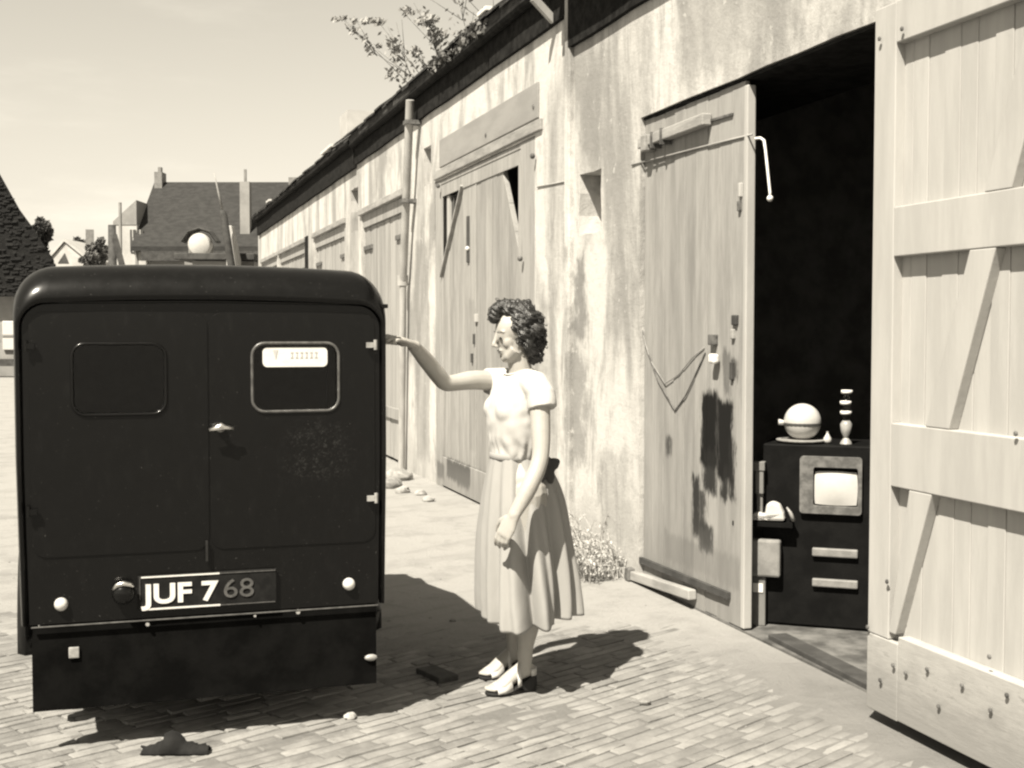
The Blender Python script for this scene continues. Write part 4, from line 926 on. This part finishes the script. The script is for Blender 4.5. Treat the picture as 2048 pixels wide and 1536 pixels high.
# dry weeds at the foot of the wall
wd = empty('dry_weed', onG(1200, 1172), 'tangle of pale dry weeds at the foot of the plaster wall', 'plant'); b = MB(); b2 = MB(); rnd = random.Random(8)
for k in range(420):
    p = Vector((rnd.uniform(2.55, 2.9), rnd.uniform(6.95, 7.95), 0)); h = rnd.uniform(.12, .5)*(1-abs(p.y-7.45)*.5); d = Vector((rnd.uniform(-.5, .15), rnd.uniform(-.5, .5), 1))*h
    q = p+d*.55; r = p+d*.8+Vector((rnd.uniform(-.12, .05), rnd.uniform(-.14, .14), rnd.uniform(-.08, .03)))
    b.tube([p, q, r], [.003, .0025, .001], 4, cap=False)
    for j in range(5):
        c = p+(r-p)*rnd.uniform(.3, 1); leaves(b2, c, (.03, .03, .03), 2, .012, rnd)
b.build('stem', 'weed', wd); b2.build('foliage', 'weed', wd, fixn=False)
# ------------------------------------------------------------------ things standing inside the open bay
A = onG(1515, 1252); Bp = onG(1775, 1272); cax = (Bp-A); cax.z = 0; CL = cax.length; cax.normalize(); cin = Vector((-cax.y, cax.x, 0))
if cin.dot(FH) < 0: cin = -cin
def CP(u, v, z): return A+cax*u+cin*v+Vector((0, 0, z))
def onC(px, py, v=0.0):
    """photo pixel -> (u, z) on the cabinet front plane shifted by v"""
    d = ray(px, py); nrm = cin; t = (A+cin*v-CAM).dot(nrm)/d.dot(nrm); q = CAM+d*t; return (q-A).dot(cax), q.z
def cbox(b, u0, u1, v0, v1, z0, z1):
    m = Matrix((cax, cin, Vector((0, 0, 1)))).transposed().to_4x4(); m.translation = A; b.box((u0, v0, z0), (u1, v1, z1), m); return b
ztop = onC(1600, 889)[1]
cab = empty('black_cabinet', CP(CL/2, .2, 0), 'low black cabinet inside the open bay with a framed pale screen and two bar handles', 'cabinet')
b = MB(); cbox(b, .02, CL, .0, .42, .02, ztop); b.build('carcass', 'cabinet', cab, bevel=.008)
u0, z1 = onC(1601, 911); u1, z0 = onC(1724, 1030)
fo = rrect(u0, u1, z0, z1, .018); iu0, iz1 = onC(1628, 933); iu1, iz0 = onC(1716, 1014)
fC = lambda a, c, t: CP(a, t, c)
b = MB(); b.plate(fo, [rrect(iu0, iu1, iz0, iz1, .012)], fC, -.03, -.001); fr = b.build('screen_frame', mat('frame_brown', .075, .11, 20, rough=.6), cab, bevel=.003)
b = MB(); n = 10; cu = (iu0+iu1)/2; cz = (iz0+iz1)/2-.008
for j in range(n+1):
    for i in range(n+1):
        a = -1+2*i/n; c = -1+2*j/n; b.v.append(CP(cu+a*(iu1-iu0)*.49*(1-.05*c*c), -.004-.018*(1-a*a*.8)*(1-c*c*.8), cz+c*(iz1-iz0)*.44*(1-.05*a*a)))
for j in range(n):
    for i in range(n): b.f.append((j*(n+1)+i, j*(n+1)+i+1, (j+1)*(n+1)+i+1, (j+1)*(n+1)+i))
b.build('screen', 'white', cab, smooth=True)
for (y0, y1) in ((1094, 1116), (1155, 1177)):
    a, zt = onC(1625, y0); c, zb = onC(1716, y1); b = MB(); cbox(b, a, c, -.025, -.001, zb, zt); b.build('bar_handle', mat('handle_grey', .12, .16, 20, rough=.5), cab, bevel=.006)
# objects on the cabinet
def on_top(px, v=.12): return onC(px, 880, v)[0]
v = .12; u = onC(1605, 840, v)[0]; r = .036*6.3/2.5*1.0; r = 37/FPX*6.35
tr = empty('tin_tray', CP(u, v, ztop), 'thin pale tin tray lying on the black cabinet', 'tray'); uu0 = onC(1555, 880, v)[0]; uu1 = onC(1650, 880, v)[0]
b = MB(); b.lathe(CP((uu0+uu1)/2, v, ztop+.002), [(.10, 0), (.122, .006), (.124, .012), (.118, .012), (.10, .006)], 24); b.build('dish', 'trim', tr, smooth=True, auto=40); b = MB(); b.lathe(CP((uu0+uu1)/2, v, ztop+.0125), [(.126, 0), (.126, .004), (.12, .004)], 24); b.build('lip', 'trim', tr, smooth=True, auto=40)
gl = empty('round_globe', CP(u, v, ztop+.02), 'round white globe with a dark band standing on the tin tray', 'globe'); cz_ = ztop+.012+r
b = MB(); b.ball(CP(u, v, cz_), r, 24, 16); b.build('bowl', 'white', gl, smooth=True)
b = MB(); b.lathe(CP(u, v, cz_-.018), [(r*.97, 0), (r*1.012, .003), (r*1.012, .013), (r*.97, .016)], 28); b.build('band', 'timberdark', gl, smooth=True, auto=30)
b = MB(); b.tube([CP(u-r*.9, v-.02, cz_-.006), CP(u-r*1.25, v-.03, cz_-.002)], [.012, .016], 10); b.build('spout', 'white', gl, smooth=True)
u = onC(1655, 872, .1)[0]; b = MB(); b.lathe(CP(u, .1, ztop+.001), [(.014, 0), (.021, .01), (.02, .026), (.009, .044), (.005, .055), (.007, .06)], 14); tag(b.build('glass_bulb', 'white', None, smooth=True, auto=60), 'small white pear shaped bulb beside the round globe', 'bulb')
u = onC(1692, 870, .1)[0]; lp = empty('oil_lamp', CP(u, .1, ztop), 'tall thin oil lamp with glass chimney at the end of the black cabinet', 'lamp')
b = MB(); b.lathe(CP(u, .1, ztop+.001), [(.03, 0), (.026, .012), (.012, .03), (.026, .06), (.03, .10), (.018, .118)], 16); b.build('base', 'trim', lp, smooth=True, auto=60)
b = MB(); b.lathe(CP(u, .1, ztop+.118), [(.016, 0), (.022, .02), (.026, .05), (.017, .08), (.015, .13)], 14); b.build('chimney', 'glassclear', lp, smooth=True)
for zz in (.15, .20, .255): b = MB(); b.lathe(CP(u+random.uniform(-.005, .005), .1, ztop+zz), [(.0275, 0), (.029, .008), (.0275, .018)], 12); b.build('collar', 'ironpale', lp, smooth=True)
# beside the cabinet, against the closed leaf
def fbox(px0, px1, py0, py1, v0, v1):
    a, z1_ = onC(px0, py0, v0); c, z0_ = onC(px1, py1, v0); return a, c, z0_, z1_, v0, v1
v = -.045
a, c, z0_, z1_, _, _ = fbox(1478, 1530, 1150, 1272, v, 0); a2 = onC(1497, 1200, v)[0]
po = empty('grey_post', CP(a2, v, 0), 'short grey wooden post with a white tag just inside the doorway', 'post'); b = MB(); cbox(b, a2, c, v, v+.04, .012, z1_); b.build('post', 'greywood', po, bevel=.005)
ta, tz = onC(1506, 1166, v-.003); tc, tz2 = onC(1526, 1185, v-.003); b = MB(); cbox(b, ta, tc, v-.005, v-.0005, tz2, tz); b.build('tag', 'paper', po)
bxz = z1_
a, c, z0_, z1_, _, _ = fbox(1478, 1561, 1076, 1135, v, 0)
b = MB(); cbox(b, a, c, v-.02, v+.043, bxz+.001, z1_); o = b.build('cardboard_box', 'card', None, bevel=.012); tag(o, 'crumpled grey cardboard box balanced on the short post', 'box')
zb = z1_
# shelf board carrying a heap of white cloth
za = onC(1530, 1043, v)[1]; sh = empty('shelf', CP(a, v, 0), 'dark shelf board inside the doorway above the cardboard box', 'shelf'); b = MB(); cbox(b, a-.03, a+.27, v-.03, v+.044, za-.022, za); b.build('board', 'cabinet', sh)
b = MB(); cbox(b, a-.02, a+.0, v+.0, v+.03, .012, za-.023); b.build('leg', 'cabinet', sh)
pts = [(1496, 1042), (1503, 1028), (1518, 1022), (1530, 1030), (1533, 1008), (1545, 1002), (1560, 1008), (1568, 1026), (1571, 1042)]
b = MB(); poly = [onC(px, py, v) for px, py in pts]; b.prism([(p_[0], max(p_[1], za+.002)) for p_ in poly], fC, v-.02, v+.042); tag(b.build('white_cloth', 'whitecloth', None, bevel=.014), 'folded white cloth heaped on the dark shelf in the doorway', 'cloth')
p0 = onC(1574, 1014, v); p1 = onC(1588, 1034, v); b = MB(); b.tube([CP(p0[0], v-.01, p0[1]), CP((p0[0]+p1[0])/2, v-.015, (p0[1]+p1[1])/2), CP(p1[0], v-.01, za+.012)], [.004, .009, .012], 8); tag(b.build('wooden_spoon', 'trim', None, smooth=True), 'small pale scoop leaning by the white cloth', 'scoop')
# grey bracket above
a, zt = onC(1480, 922, v); c, zb_ = onC(1530, 942, v); b = MB(); cbox(b, a, c, v-.01, v+.042, zb_, zt); a3, _z = onC(1511, 945, v); c3, zb2 = onC(1527, 988, v); cbox(b, a3, c3, v-.005, v+.041, zb2, zb_+.001)
cbox(b, a3+.005, c3-.005, v+.01, v+.03, za+.0005, zb2+.002)
tag(b.build('grey_bracket', 'greywood', None, bevel=.004), 'grey T shaped bracket standing on the dark shelf', 'bracket')
# ------------------------------------------------------------------ the woman
D0 = 5.2; S = D0/FPX
def WP(px, py, v=0.0): return onD(px, py, D0+v)
per = empty('person', (WP(1030, 1378).x, WP(1030, 1378).y, 0), 'dark haired woman in white blouse and full pale skirt reaching out to the van', 'person')
def remesh(b, name, m, parent, vox, smooth=4, fac=.5, disp=None):
    me = bpy.data.meshes.new(name); me.from_pydata([tuple(q) for q in b.v], [], b.f); me.update()
    bm = bmesh.new(); bm.from_mesh(me); bmesh.ops.recalc_face_normals(bm, faces=bm.faces); bm.to_mesh(me); bm.free()
    o = bpy.data.objects.new(name+'_src', me); COL.objects.link(o)
    r = o.modifiers.new('r', 'REMESH'); r.mode = 'VOXEL'; r.voxel_size = vox; r.use_smooth_shade = True
    if smooth: s = o.modifiers.new('s', 'SMOOTH'); s.iterations = smooth; s.factor = fac
    bpy.context.view_layer.update(); dg = bpy.context.evaluated_depsgraph_get(); me2 = bpy.data.meshes.new_from_object(o.evaluated_get(dg)); me2.name = name
    bpy.data.objects.remove(o)
    if disp:
        nrm = [v.normal.copy() for v in me2.vertices]
        for v, n in zip(me2.vertices, nrm): v.co += n*disp(v.co)
        me2.update()
    me2.polygons.foreach_set('use_smooth', [True]*len(me2.polygons)); me2.materials.clear(); me2.materials.append(M[m])
    o = bpy.data.objects.new(name, me2); COL.objects.link(o); par(o, parent); return o
Z = Vector((0, 0, 1))
def rt(pts, rad, b, seg=14, frame=None):
    """limb: loft through pts, rounded ends"""
    pts = [Vector(p) for p in pts]; r0 = rad[0] if not isinstance(rad[0], tuple) else min(rad[0]); r1 = rad[-1] if not isinstance(rad[-1], tuple) else min(rad[-1])
    b.tube(pts, list(rad), seg, frame=frame); b.ball(pts[0], r0*.98, 12, 8); b.ball(pts[-1], r1*.98, 12, 8)
def sub(pts, rad, n=5):
    """smooth interpolation of a polyline and its radii"""
    P = [Vector(p) for p in pts]; out = []; ro = []
    R2 = [r if isinstance(r, tuple) else (r, r) for r in rad]
    for i in range(len(P)-1):
        p0 = P[max(i-1, 0)]; p1 = P[i]; p2 = P[i+1]; p3 = P[min(i+2, len(P)-1)]
        for k in range(n):
            t = k/n; out.append(.5*((2*p1)+(p2-p0)*t+(2*p0-5*p1+4*p2-p3)*t*t+(3*p1-p0-3*p2+p3)*t**3))
            ro.append(tuple(a+(c-a)*(t*t*(3-2*t)) for a, c in zip(R2[i], R2[i+1])))
    out.append(P[-1]); ro.append(R2[-1]); return out, ro
body = MB()
# --- head
hf = (_R*-.93+FH*-.37).normalized(); tilt = math.radians(9); hs = Z.cross(hf).normalized()
hu = (Z*math.cos(tilt)+hf*math.sin(tilt)).normalized(); hf = hs.cross(hu)*1.0
if hf.dot(_R) > 0: hf = -hf
HC = WP(1033, 668, .0)
def H(f, s, u): return HC+hf*f+hs*s+hu*u
HR = Matrix((hf, hs, hu)).transposed()
body.ball(H(-.004, 0, .022), (.092, .070, .082), 24, 16, HR)
body.ball(H(.020, 0, -.038), (.064, .056, .068), 20, 14, HR)
body.ball(H(.050, 0, .005), (.042, .052, .050), 18, 12, HR)
body.ball(H(.062, 0, -.086), (.022, .026, .020), 12, 8, HR)
body.ball(H(.052, 0, -.022), (.034, .046, .046), 18, 12, HR); body.ball(H(.058, 0, -.058), (.027, .036, .032), 18, 12, HR)
body.tube([H(.03, -.045, -.055), H(.058, -.02, -.086), H(.066, 0, -.092), H(.058, .02, -.086), H(.03, .045, -.055), ], [.03, .024, .019, .024, .03], 10)
for s in (-1, 1):
    body.ball(H(.052, s*.034, -.026), (.028, .022, .030), 12, 8, HR); body.ball(H(.072, s*.028, .020), (.010, .022, .008), 12, 8, HR)
    body.ball(H(-.012, s*.068, -.018), (.020, .010, .030), 10, 8, HR)
body.tube([H(.088, 0, .012), H(.098, 0, -.012), H(.108, 0, -.030)], [.0075, .009, .0105], 10); body.ball(H(.108, 0, -.032), (.0095, .009, .008), 12, 8, HR)
for s in (-1, 1): body.ball(H(.098, s*.010, -.036), (.009, .007, .007), 10, 6, HR)
body.ball(H(.083, 0, -.056), (.009, .020, .006), 12, 8, HR); body.ball(H(.079, 0, -.067), (.010, .018, .007), 12, 8, HR)
# --- neck, trunk
rt(*sub([WP(1042, 756, .01), WP(1040, 735, .0), WP(1034, 700, .0)], [(.056, .056), (.049, .049), (.05, .05)]), body)
tf = (_R*-.89+FH*-.45).normalized(); tsd = Z.cross(tf).normalized()       # facing, her left (towards the camera)
rt(*sub([WP(1042, 1010, 0), WP(1036, 960, 0), WP(1032, 910, 0), WP(1036, 850, 0), WP(1040, 800, 0), WP(1042, 765, 0)], [(.14, .10), (.145, .105), (.108, .082), (.125, .095), (.14, .095), (.10, .06)]), body, frame=tsd, seg=20)
rt([WP(1072, 772, -.12), WP(1042, 762, 0), WP(1010, 765, .11)], [.045, .055, .045], body)
# --- arms
nA = [WP(1078, 778, -.145), WP(1081, 850, -.185), WP(1080, 918, -.225), WP(1058, 975, -.26), WP(1027, 1032, -.285)]
rt(*sub(nA, [.046, .041, .035, .035, (.021, .027)]), body)
fA = [WP(1006, 764, .12), WP(950, 760, .04), WP(906, 766, -.025), WP(889, 765, -.055), WP(876, 750, -.085), WP(855, 724, -.14), WP(826, 690, -.24)]
rt(*sub(fA, [.047, .041, .0345, .0335, .0355, .034, (.020, .026)], 4), body)
def hand(b, w, d, n, thumb, curl, L=1.0, spread=.06, curls=None):
    """w wrist, d direction of the hand, n the way the palm faces, thumb side vector sign"""
    w = Vector(w); d = Vector(d).normalized(); n = Vector(n); n = (n-d*n.dot(d)).normalized(); sd = d.cross(n)*thumb; tips = []
    b.tube([w-d*.02, w+d*.012, w+d*.05*L, w+d*.085*L, w+d*.095*L], [(.026, .018), (.029, .017), (.038, .015), (.038, .012), (.032, .009)], 16, frame=sd)
    b.ball(w+d*.04*L+n*.008+sd*.02, .015, 10, 8); b.ball(w, .02, 10, 8)
    for i, (off, ln) in enumerate(((.027, .070), (.009, .078), (-.009, .072), (-.026, .056))):
        p = w+d*.085*L+sd*off; dd = (d+sd*off*spread*20*.06).normalized(); nn = n; c = curls[i] if curls else curl
        pts = [p-d*.012]; a = 0
        for k, fr in enumerate((.46, .30, .24)):
            a = c*(.5, 1.0, .8)[k]; nd = (dd*math.cos(a)+nn*math.sin(a)).normalized(); nn = (nn*math.cos(a)-dd*math.sin(a)).normalized(); dd = nd
            pts.append(p); p = p+dd*ln*fr*L
        pts.append(p); rad = [.0092, .0092, .0086, .0078, .0066]
        b.tube(pts, rad, 10); b.ball(p, .0066, 10, 6); tips.append((p, dd, nn))
    t0 = w+d*.02*L+sd*.022; t1 = t0+(d*.55+sd*.55+n*.25).normalized()*.035*L; t2 = t1+(d*.85+sd*.25+n*.3).normalized()*.032*L; t3 = t2+(d*.95+n*.35-sd*.05).normalized()*.024*L
    b.tube([t0, t1, t2, t3], [.014, .0125, .0102, .0078], 10); b.ball(t3, .0078, 10, 6)
    return tips
hand(body, nA[-1], WP(996, 1092, -.275)-nA[-1], FH*.75+_R*.55, -1, .42, .98, curls=[.34, .42, .5, .55])
hand(body, fA[-1], WP(783, 672, -.335)-fA[-1], Z*-.9+FH*.25, -1, .22, 1.0, curls=[.16, .22, .3, .42])
# --- legs and feet
def leg(hip, knee, calf, ankle, heel, toe, hh=.05):
    rt(*sub([hip, knee, calf, ankle+Z*.05, ankle], [.082, .052, .053, .034, .031]), body)
    d = (toe-heel); d.z = 0; L = d.length; d.normalize(); sd = d.cross(Z)
    q = lambda t, z: heel+d*L*t+Z*z
    body.tube([q(.02, hh+.026), q(.14, hh+.036), q(.3, hh*.85+.040), q(.5, hh*.5+.036), q(.68, hh*.18+.030), q(.84, .027), q(.94, .024)],
              [(.020, .022), (.029, .032), (.031, .036), (.034, .030), (.040, .021), (.041, .014), (.032, .010)], 16, frame=sd)
    body.tube([ankle+Z*.03, q(.22, hh*.85+.045)], [.030, .030], 12)
    for k, (o_, l_) in enumerate(((.024, .97), (.010, .99), (-.002, .965), (-.014, .94), (-.025, .905))):
        sg = 1; c = q(l_, .022)+sd*o_*sg; body.tube([c-d*.035, c], [.009, .008 if k else .0095], 8); body.ball(c, .008 if k else .0095, 8, 6)
    return d, sd, L, heel
nh = onG(1062, 1378); ntoe = onG(974, 1390); fh = onG(1030, 1347); ftoe = onG(962, 1358)
def fix(h, t, L=.225):
    d = (t-h).normalized(); return t-d*L, t
nh, ntoe = fix(nh, ntoe, .22); fh, ftoe = fix(fh, ftoe, .205)
nank = nh+(ntoe-nh)*.2+Z*.125; fank = fh+(ftoe-fh)*.2+Z*.125
n_leg = leg(WP(1056, 985, -.08), WP(1054, 1160, -.06), WP(1056, 1235, -.01), nank, nh, ntoe)
f_leg = leg(WP(1032, 985, .08), WP(1026, 1140, .12), WP(1030, 1215, .19), fank, fh, ftoe)
bo_ = remesh(body, 'body', 'skin', per, .0036, 9, .5)
# face details
def feat(name, c, r, m, rot=HR):
    b = MB(); b.ball(c, r, 14, 8, rot); return b.build(name, m, bo_, smooth=True)
for s in (1, -1):
    feat('eye', H(.0845, s*.030, -.004), (.0050, .0120, .0050), 'eyedark'); b = MB()
    b.tube([H(.089, s*.012, .021), H(.087, s*.028, .026), H(.077, s*.044, .021)], [.0010, .0015, .0008], 6); b.build('eyebrow', 'hair', bo_, smooth=True)
feat('lip', H(.0895, 0, -.0560), (.0032, .018, .0032), 'lip'); feat('lip', H(.0872, 0, -.0650), (.0034, .015, .0036), 'lip')
# --- hair
hb = MB()
L_ = [(986, 634, -.035, 13), (990, 622, -.03, 14), (1001, 613, -.02, 15), (1016, 611, -.01, 14), (1034, 611, 0, 14), (1054, 611, 0, 13), (988, 630, .02, 13), (1000, 618, .03, 15),
      (1044, 632, 0, 32), (1060, 645, 0, 30), (1068, 668, 0, 28), (1070, 692, 0, 23), (1070, 710, 0, 15), (1068, 722, -.025, 11), (1080, 716, -.02, 11), (1082, 692, -.02, 13), (1080, 672, -.03, 14), (1078, 652, -.02, 14),
      (1032, 640, -.055, 13), (1030, 655, -.066, 10), (1042, 652, -.062, 15), (1050, 668, -.066, 16), (1046, 682, -.062, 10), (1058, 688, -.062, 15), (1064, 704, -.055, 13), (1056, 640, -.05, 18), (1072, 662, -.05, 18),
      (1032, 640, .055, 15), (1044, 660, .06, 17), (1056, 684, .06, 17), (1066, 705, .05, 14), (1058, 640, .05, 20), (1072, 668, .05, 20), (1020, 622, -.03, 17), (1024, 620, .03, 18)]
for px, py, v, r in L_: hb.ball(WP(px+(1040-px)*.05, py-(3 if py > 690 else 0), v*.95), r*S*1.0, 14, 10)
def hdisp(c): return .0035*noise.noise(c*38)+.0028*math.sin((c.z*.8+c.x*.5-c.y*.3)*330+8*noise.noise(c*14))
hair = remesh(hb, 'hair', 'hair', per, .004, 9, .5, hdisp)
# curled locks over the mass
b = MB(); rnd = random.Random(4)
for k in range(260):
    px, py, v, r = rnd.choice(L_); c = WP(px+(1040-px)*.05, py-(3 if py > 690 else 0), v*.95); n = Vector((rnd.gauss(0, 1), rnd.gauss(0, 1), rnd.gauss(0, 1))).normalized()
    if (c+n*r*S-HC).length < (c-HC).length-.002: n = -n
    p = c+n*(r*S*.97-.0025); t = n.cross(Vector((rnd.gauss(0, .4), rnd.gauss(0, .4), 1))).normalized() if rnd.random() < .45 else (Z*-1-n*n.dot(Z*-1)).normalized()
    q = n.cross(t); R_ = rnd.uniform(.012, .030); pts = []
    for j in range(7):
        a = j/6*rnd.uniform(2.2, 3.4); pts.append(p+t*(R_*math.sin(a))+n*(R_*.12*(1-math.cos(a)))+q*(.004*math.sin(a*2)))
    b.tube(pts, [.0008, .0015, .0019, .0019, .0017, .0013, .0006], 5, cap=False)
b.build('hair_locks', 'hair', hair, smooth=True, fixn=False)
# --- blouse
bb = MB()
pts, rad = sub([WP(1032, 925, 0), WP(1031, 905, 0), WP(1034, 870, 0), WP(1035, 832, 0), WP(1038, 800, 0), WP(1042, 770, 0), WP(1044, 752, 0), WP(1043, 742, 0)],
               [(.108, .088), (.122, .100), (.142, .118), (.152, .126), (.158, .116), (.155, .092), (.105, .070), (.062, .056)])
bb.tube(pts, rad, 26, frame=tsd)
for s in (-1, 1): bb.ball(WP(1034, 820, 0)+tf*.062+tsd*.056*s, (.062, .06, .066), 16, 12)
bb.tube([WP(1050, 765, -.06), WP(1070, 768, -.12), WP(1082, 790, -.155), WP(1086, 818, -.172)], [.055, .058, .060, .062], 18)
bb.tube([WP(1036, 764, .06), WP(1012, 762, .10), WP(992, 762, .105), WP(972, 763, .08)], [.052, .058, .058, .057], 18)
def bdisp(c):
    w = noise.noise(Vector((c.x*9, c.y*9, c.z*16)))*.0045+noise.noise(Vector((c.x*22+5, c.y*22, c.z*30)))*.002+.004*math.exp(-((c.z-1.02)/.05)**2)*math.sin(math.atan2(c.y-per.location.y, c.x-per.location.x)*17+5*noise.noise(c*9))
    return w
blouse = remesh(bb, 'blouse', 'blouse', per, .0055, 16, .5, bdisp)
b = MB(); pts = []
for k in range(25):
    t = 2*math.pi*k/24; pts.append(WP(1041, 741, 0)+tsd*.060*math.cos(t)+tf*(.056*math.sin(t)+.006)+Z*(-.020*max(0, math.sin(t))+.004))
b.tube(pts, .0045, 8, cap=False); b.build('collar_edge', 'blouse', blouse, smooth=True)
# --- skirt
def skirt():
    nt_, nz = 300, 60; b = MB(); rnd = random.Random(12)
    # fold valleys: angle (deg, -90 faces the camera), depth, width (deg)
    VAL = [(-172, .14, 7), (-150, .12, 6), (-127, .32, 8), (-108, .10, 5), (-84, .42, 7), (-62, .12, 5), (-43, .38, 8), (-18, .20, 6), (8, .16, 7), (35, .2, 8), (62, .16, 7), (90, .2, 8), (118, .16, 7), (150, .2, 8)]
    for j in range(nz+1):
        t = j/nz; py = 908+(1229-908)*t; c = WP(1032+24*t**.9, py, .01)
        ra = .108+.134*(1-(1-t)**1.9)*.93; rb = .122+.126*(1-(1-t)**1.7)
        for i in range(nt_):
            th = 2*math.pi*i/nt_; deg = math.degrees(th); r = 1.0; drop = 0.0
            for k, (va, dp_, wd_) in enumerate(VAL):
                vv = va+4*math.sin(t*3+k)*t; dd = (deg-vv+180) % 360-180
                w_ = wd_*(1.0 if dd > 0 else 1.7)          # steeper on one side, like a fold lying over
                e = dp_*(.20+.80*t**.8)*math.exp(-(dd/w_)**2); r -= e; drop += e
            r += .05*t*math.sin(3*th+1)+.02*noise.noise(Vector((math.cos(th)*2, math.sin(th)*2, t*2.5)))+.008*noise.noise(Vector((math.cos(th)*9, math.sin(th)*9, t*7)))
            back = max(0, math.cos(th+.15))**2; r *= 1+.05*back+.12*back*math.exp(-((t-.2)/.2)**2)
            z = .03*drop*t+.010*math.cos(2*th+.5)*t-.02*t*max(0, -math.sin(th))
            b.v.append(c+_R*math.cos(th)*ra*r+FH*math.sin(th)*rb*r+Z*z)
    for j in range(nz):
        for i in range(nt_): b.f.append((j*nt_+i, j*nt_+(i+1) % nt_, (j+1)*nt_+(i+1) % nt_, (j+1)*nt_+i))
    o = b.build('skirt', 'skirt', per, smooth=True); m = o.modifiers.new('t', 'SOLIDIFY'); m.thickness = .0025; return o
sk = skirt()
b = MB(); pts = []
for k in range(33):
    t = 2*math.pi*k/32; pts.append(WP(1032, 910, .01)+_R*.106*math.cos(t)+FH*.120*math.sin(t))
b.tube(pts, [(.004, .013)]*33, 10, cap=False, frame=_R); 
b = MB(); c = WP(1032, 910, .01); prof = []
for j, zz in enumerate((-.014, -.010, .010, .014)):
    for k in range(40): t = 2*math.pi*k/40; e = (.0, .005, .005, .0)[j]; b.v.append(c+_R*(.106+e)*math.cos(t)+FH*(.120+e)*math.sin(t)+Z*zz)
for j in range(3):
    for k in range(40): b.f.append((j*40+k, j*40+(k+1) % 40, (j+1)*40+(k+1) % 40, (j+1)*40+k))
b.build('waistband', 'skirt', sk, smooth=True)
# dark bow added in place of the arm's shadow at the back waist
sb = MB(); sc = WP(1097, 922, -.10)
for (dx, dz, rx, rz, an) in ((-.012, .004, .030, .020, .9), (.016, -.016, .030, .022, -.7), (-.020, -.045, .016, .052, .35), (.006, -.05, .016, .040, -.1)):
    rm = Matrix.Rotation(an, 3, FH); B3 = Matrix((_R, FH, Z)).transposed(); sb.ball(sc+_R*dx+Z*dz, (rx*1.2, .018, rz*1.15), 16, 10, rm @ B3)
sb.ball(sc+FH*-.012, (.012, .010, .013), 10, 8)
remesh(sb, 'arm_shadow_bow', 'armshade', per, .004, 3, .5, lambda c: .003*noise.noise(c*60))
# --- sandals
def sandal(d, sd, L, heel, hh=.05):
    e = empty('sandal', heel, 'x', 'x'); del e['label']; del e['category']; par(e, per)
    q = lambda t, z, s: heel+d*L*t+Z*z+sd*s
    b = MB(); n = 14; rows = []
    for k in range(n+1):
        t = -.03+1.06*k/n; w = .030+.014*math.sin(min(1, max(0, (t-.25)/.75))*math.pi)+.002; w *= min(1, math.sqrt(max(.02, 1-((t-.5)/.535)**8)))
        zt = hh*(1-min(1, max(0, t-.12)/.56))**1.3+.012 if t > .12 else hh+.012; zb = 0.0 if t > .62 or t < .26 else min(zt-.012, .03*math.sin((t-.26)/.36*math.pi))
        zb = max(zb, 0.001); rows.append((t, w, zt, zb))
    for t, w, zt, zb in rows: b.v += [q(t, zb, -w), q(t, zb, w), q(t, zt, w), q(t, zt, -w)]
    for k in range(n):
        i = k*4
        for j in range(4): b.f.append((i+j, i+(j+1) % 4, i+4+(j+1) % 4, i+4+j))
    b.f.append((0, 1, 2, 3)); b.f.append((n*4, n*4+1, n*4+2, n*4+3)); b.build('sole', 'sole', e, bevel=.003)
    def band(t0, t1, h0, h1, w0, w1, nm='strap', lean=0):
        b = MB(); m = 14
        for j, (t, h, w) in enumerate(((t0, h0, w0), ((t0+t1)/2, (h0+h1)/2, (w0+w1)/2), (t1, h1, w1))):
            base = hh*(1-min(1, max(0, t-.12)/.56))**1.3+.008
            for k in range(m+1):
                a = math.pi*k/m; b.v.append(q(t-lean*math.sin(a), base+h*math.sin(a)**.8, w*math.cos(a)))
        for j in range(2):
            for k in range(m): i = j*(m+1)+k; b.f.append((i, i+1, i+m+2, i+m+1))
        o = b.build(nm, 'strap', e, smooth=True); s = o.modifiers.new('t', 'SOLIDIFY'); s.thickness = .003; s.offset = 1
    band(.55, .86, .052, .032, .043, .044, 'toe_strap'); band(.36, .44, .080, .068, .039, .040, 'ankle_strap')
    b = MB(); m = 12
    for j, h in enumerate((.006, .036)):
        for k in range(m+1):
            a = math.pi*(.5+k/m); b.v.append(q(.14+.17*math.cos(a), hh+.008+h, .034*math.sin(a)))
    for k in range(m): b.f.append((k, k+1, k+m+2, k+m+1))
    o = b.build('heel_cup', 'strap', e, smooth=True); s = o.modifiers.new('t', 'SOLIDIFY'); s.thickness = .003
for t in (n_leg, f_leg): sandal(*t)
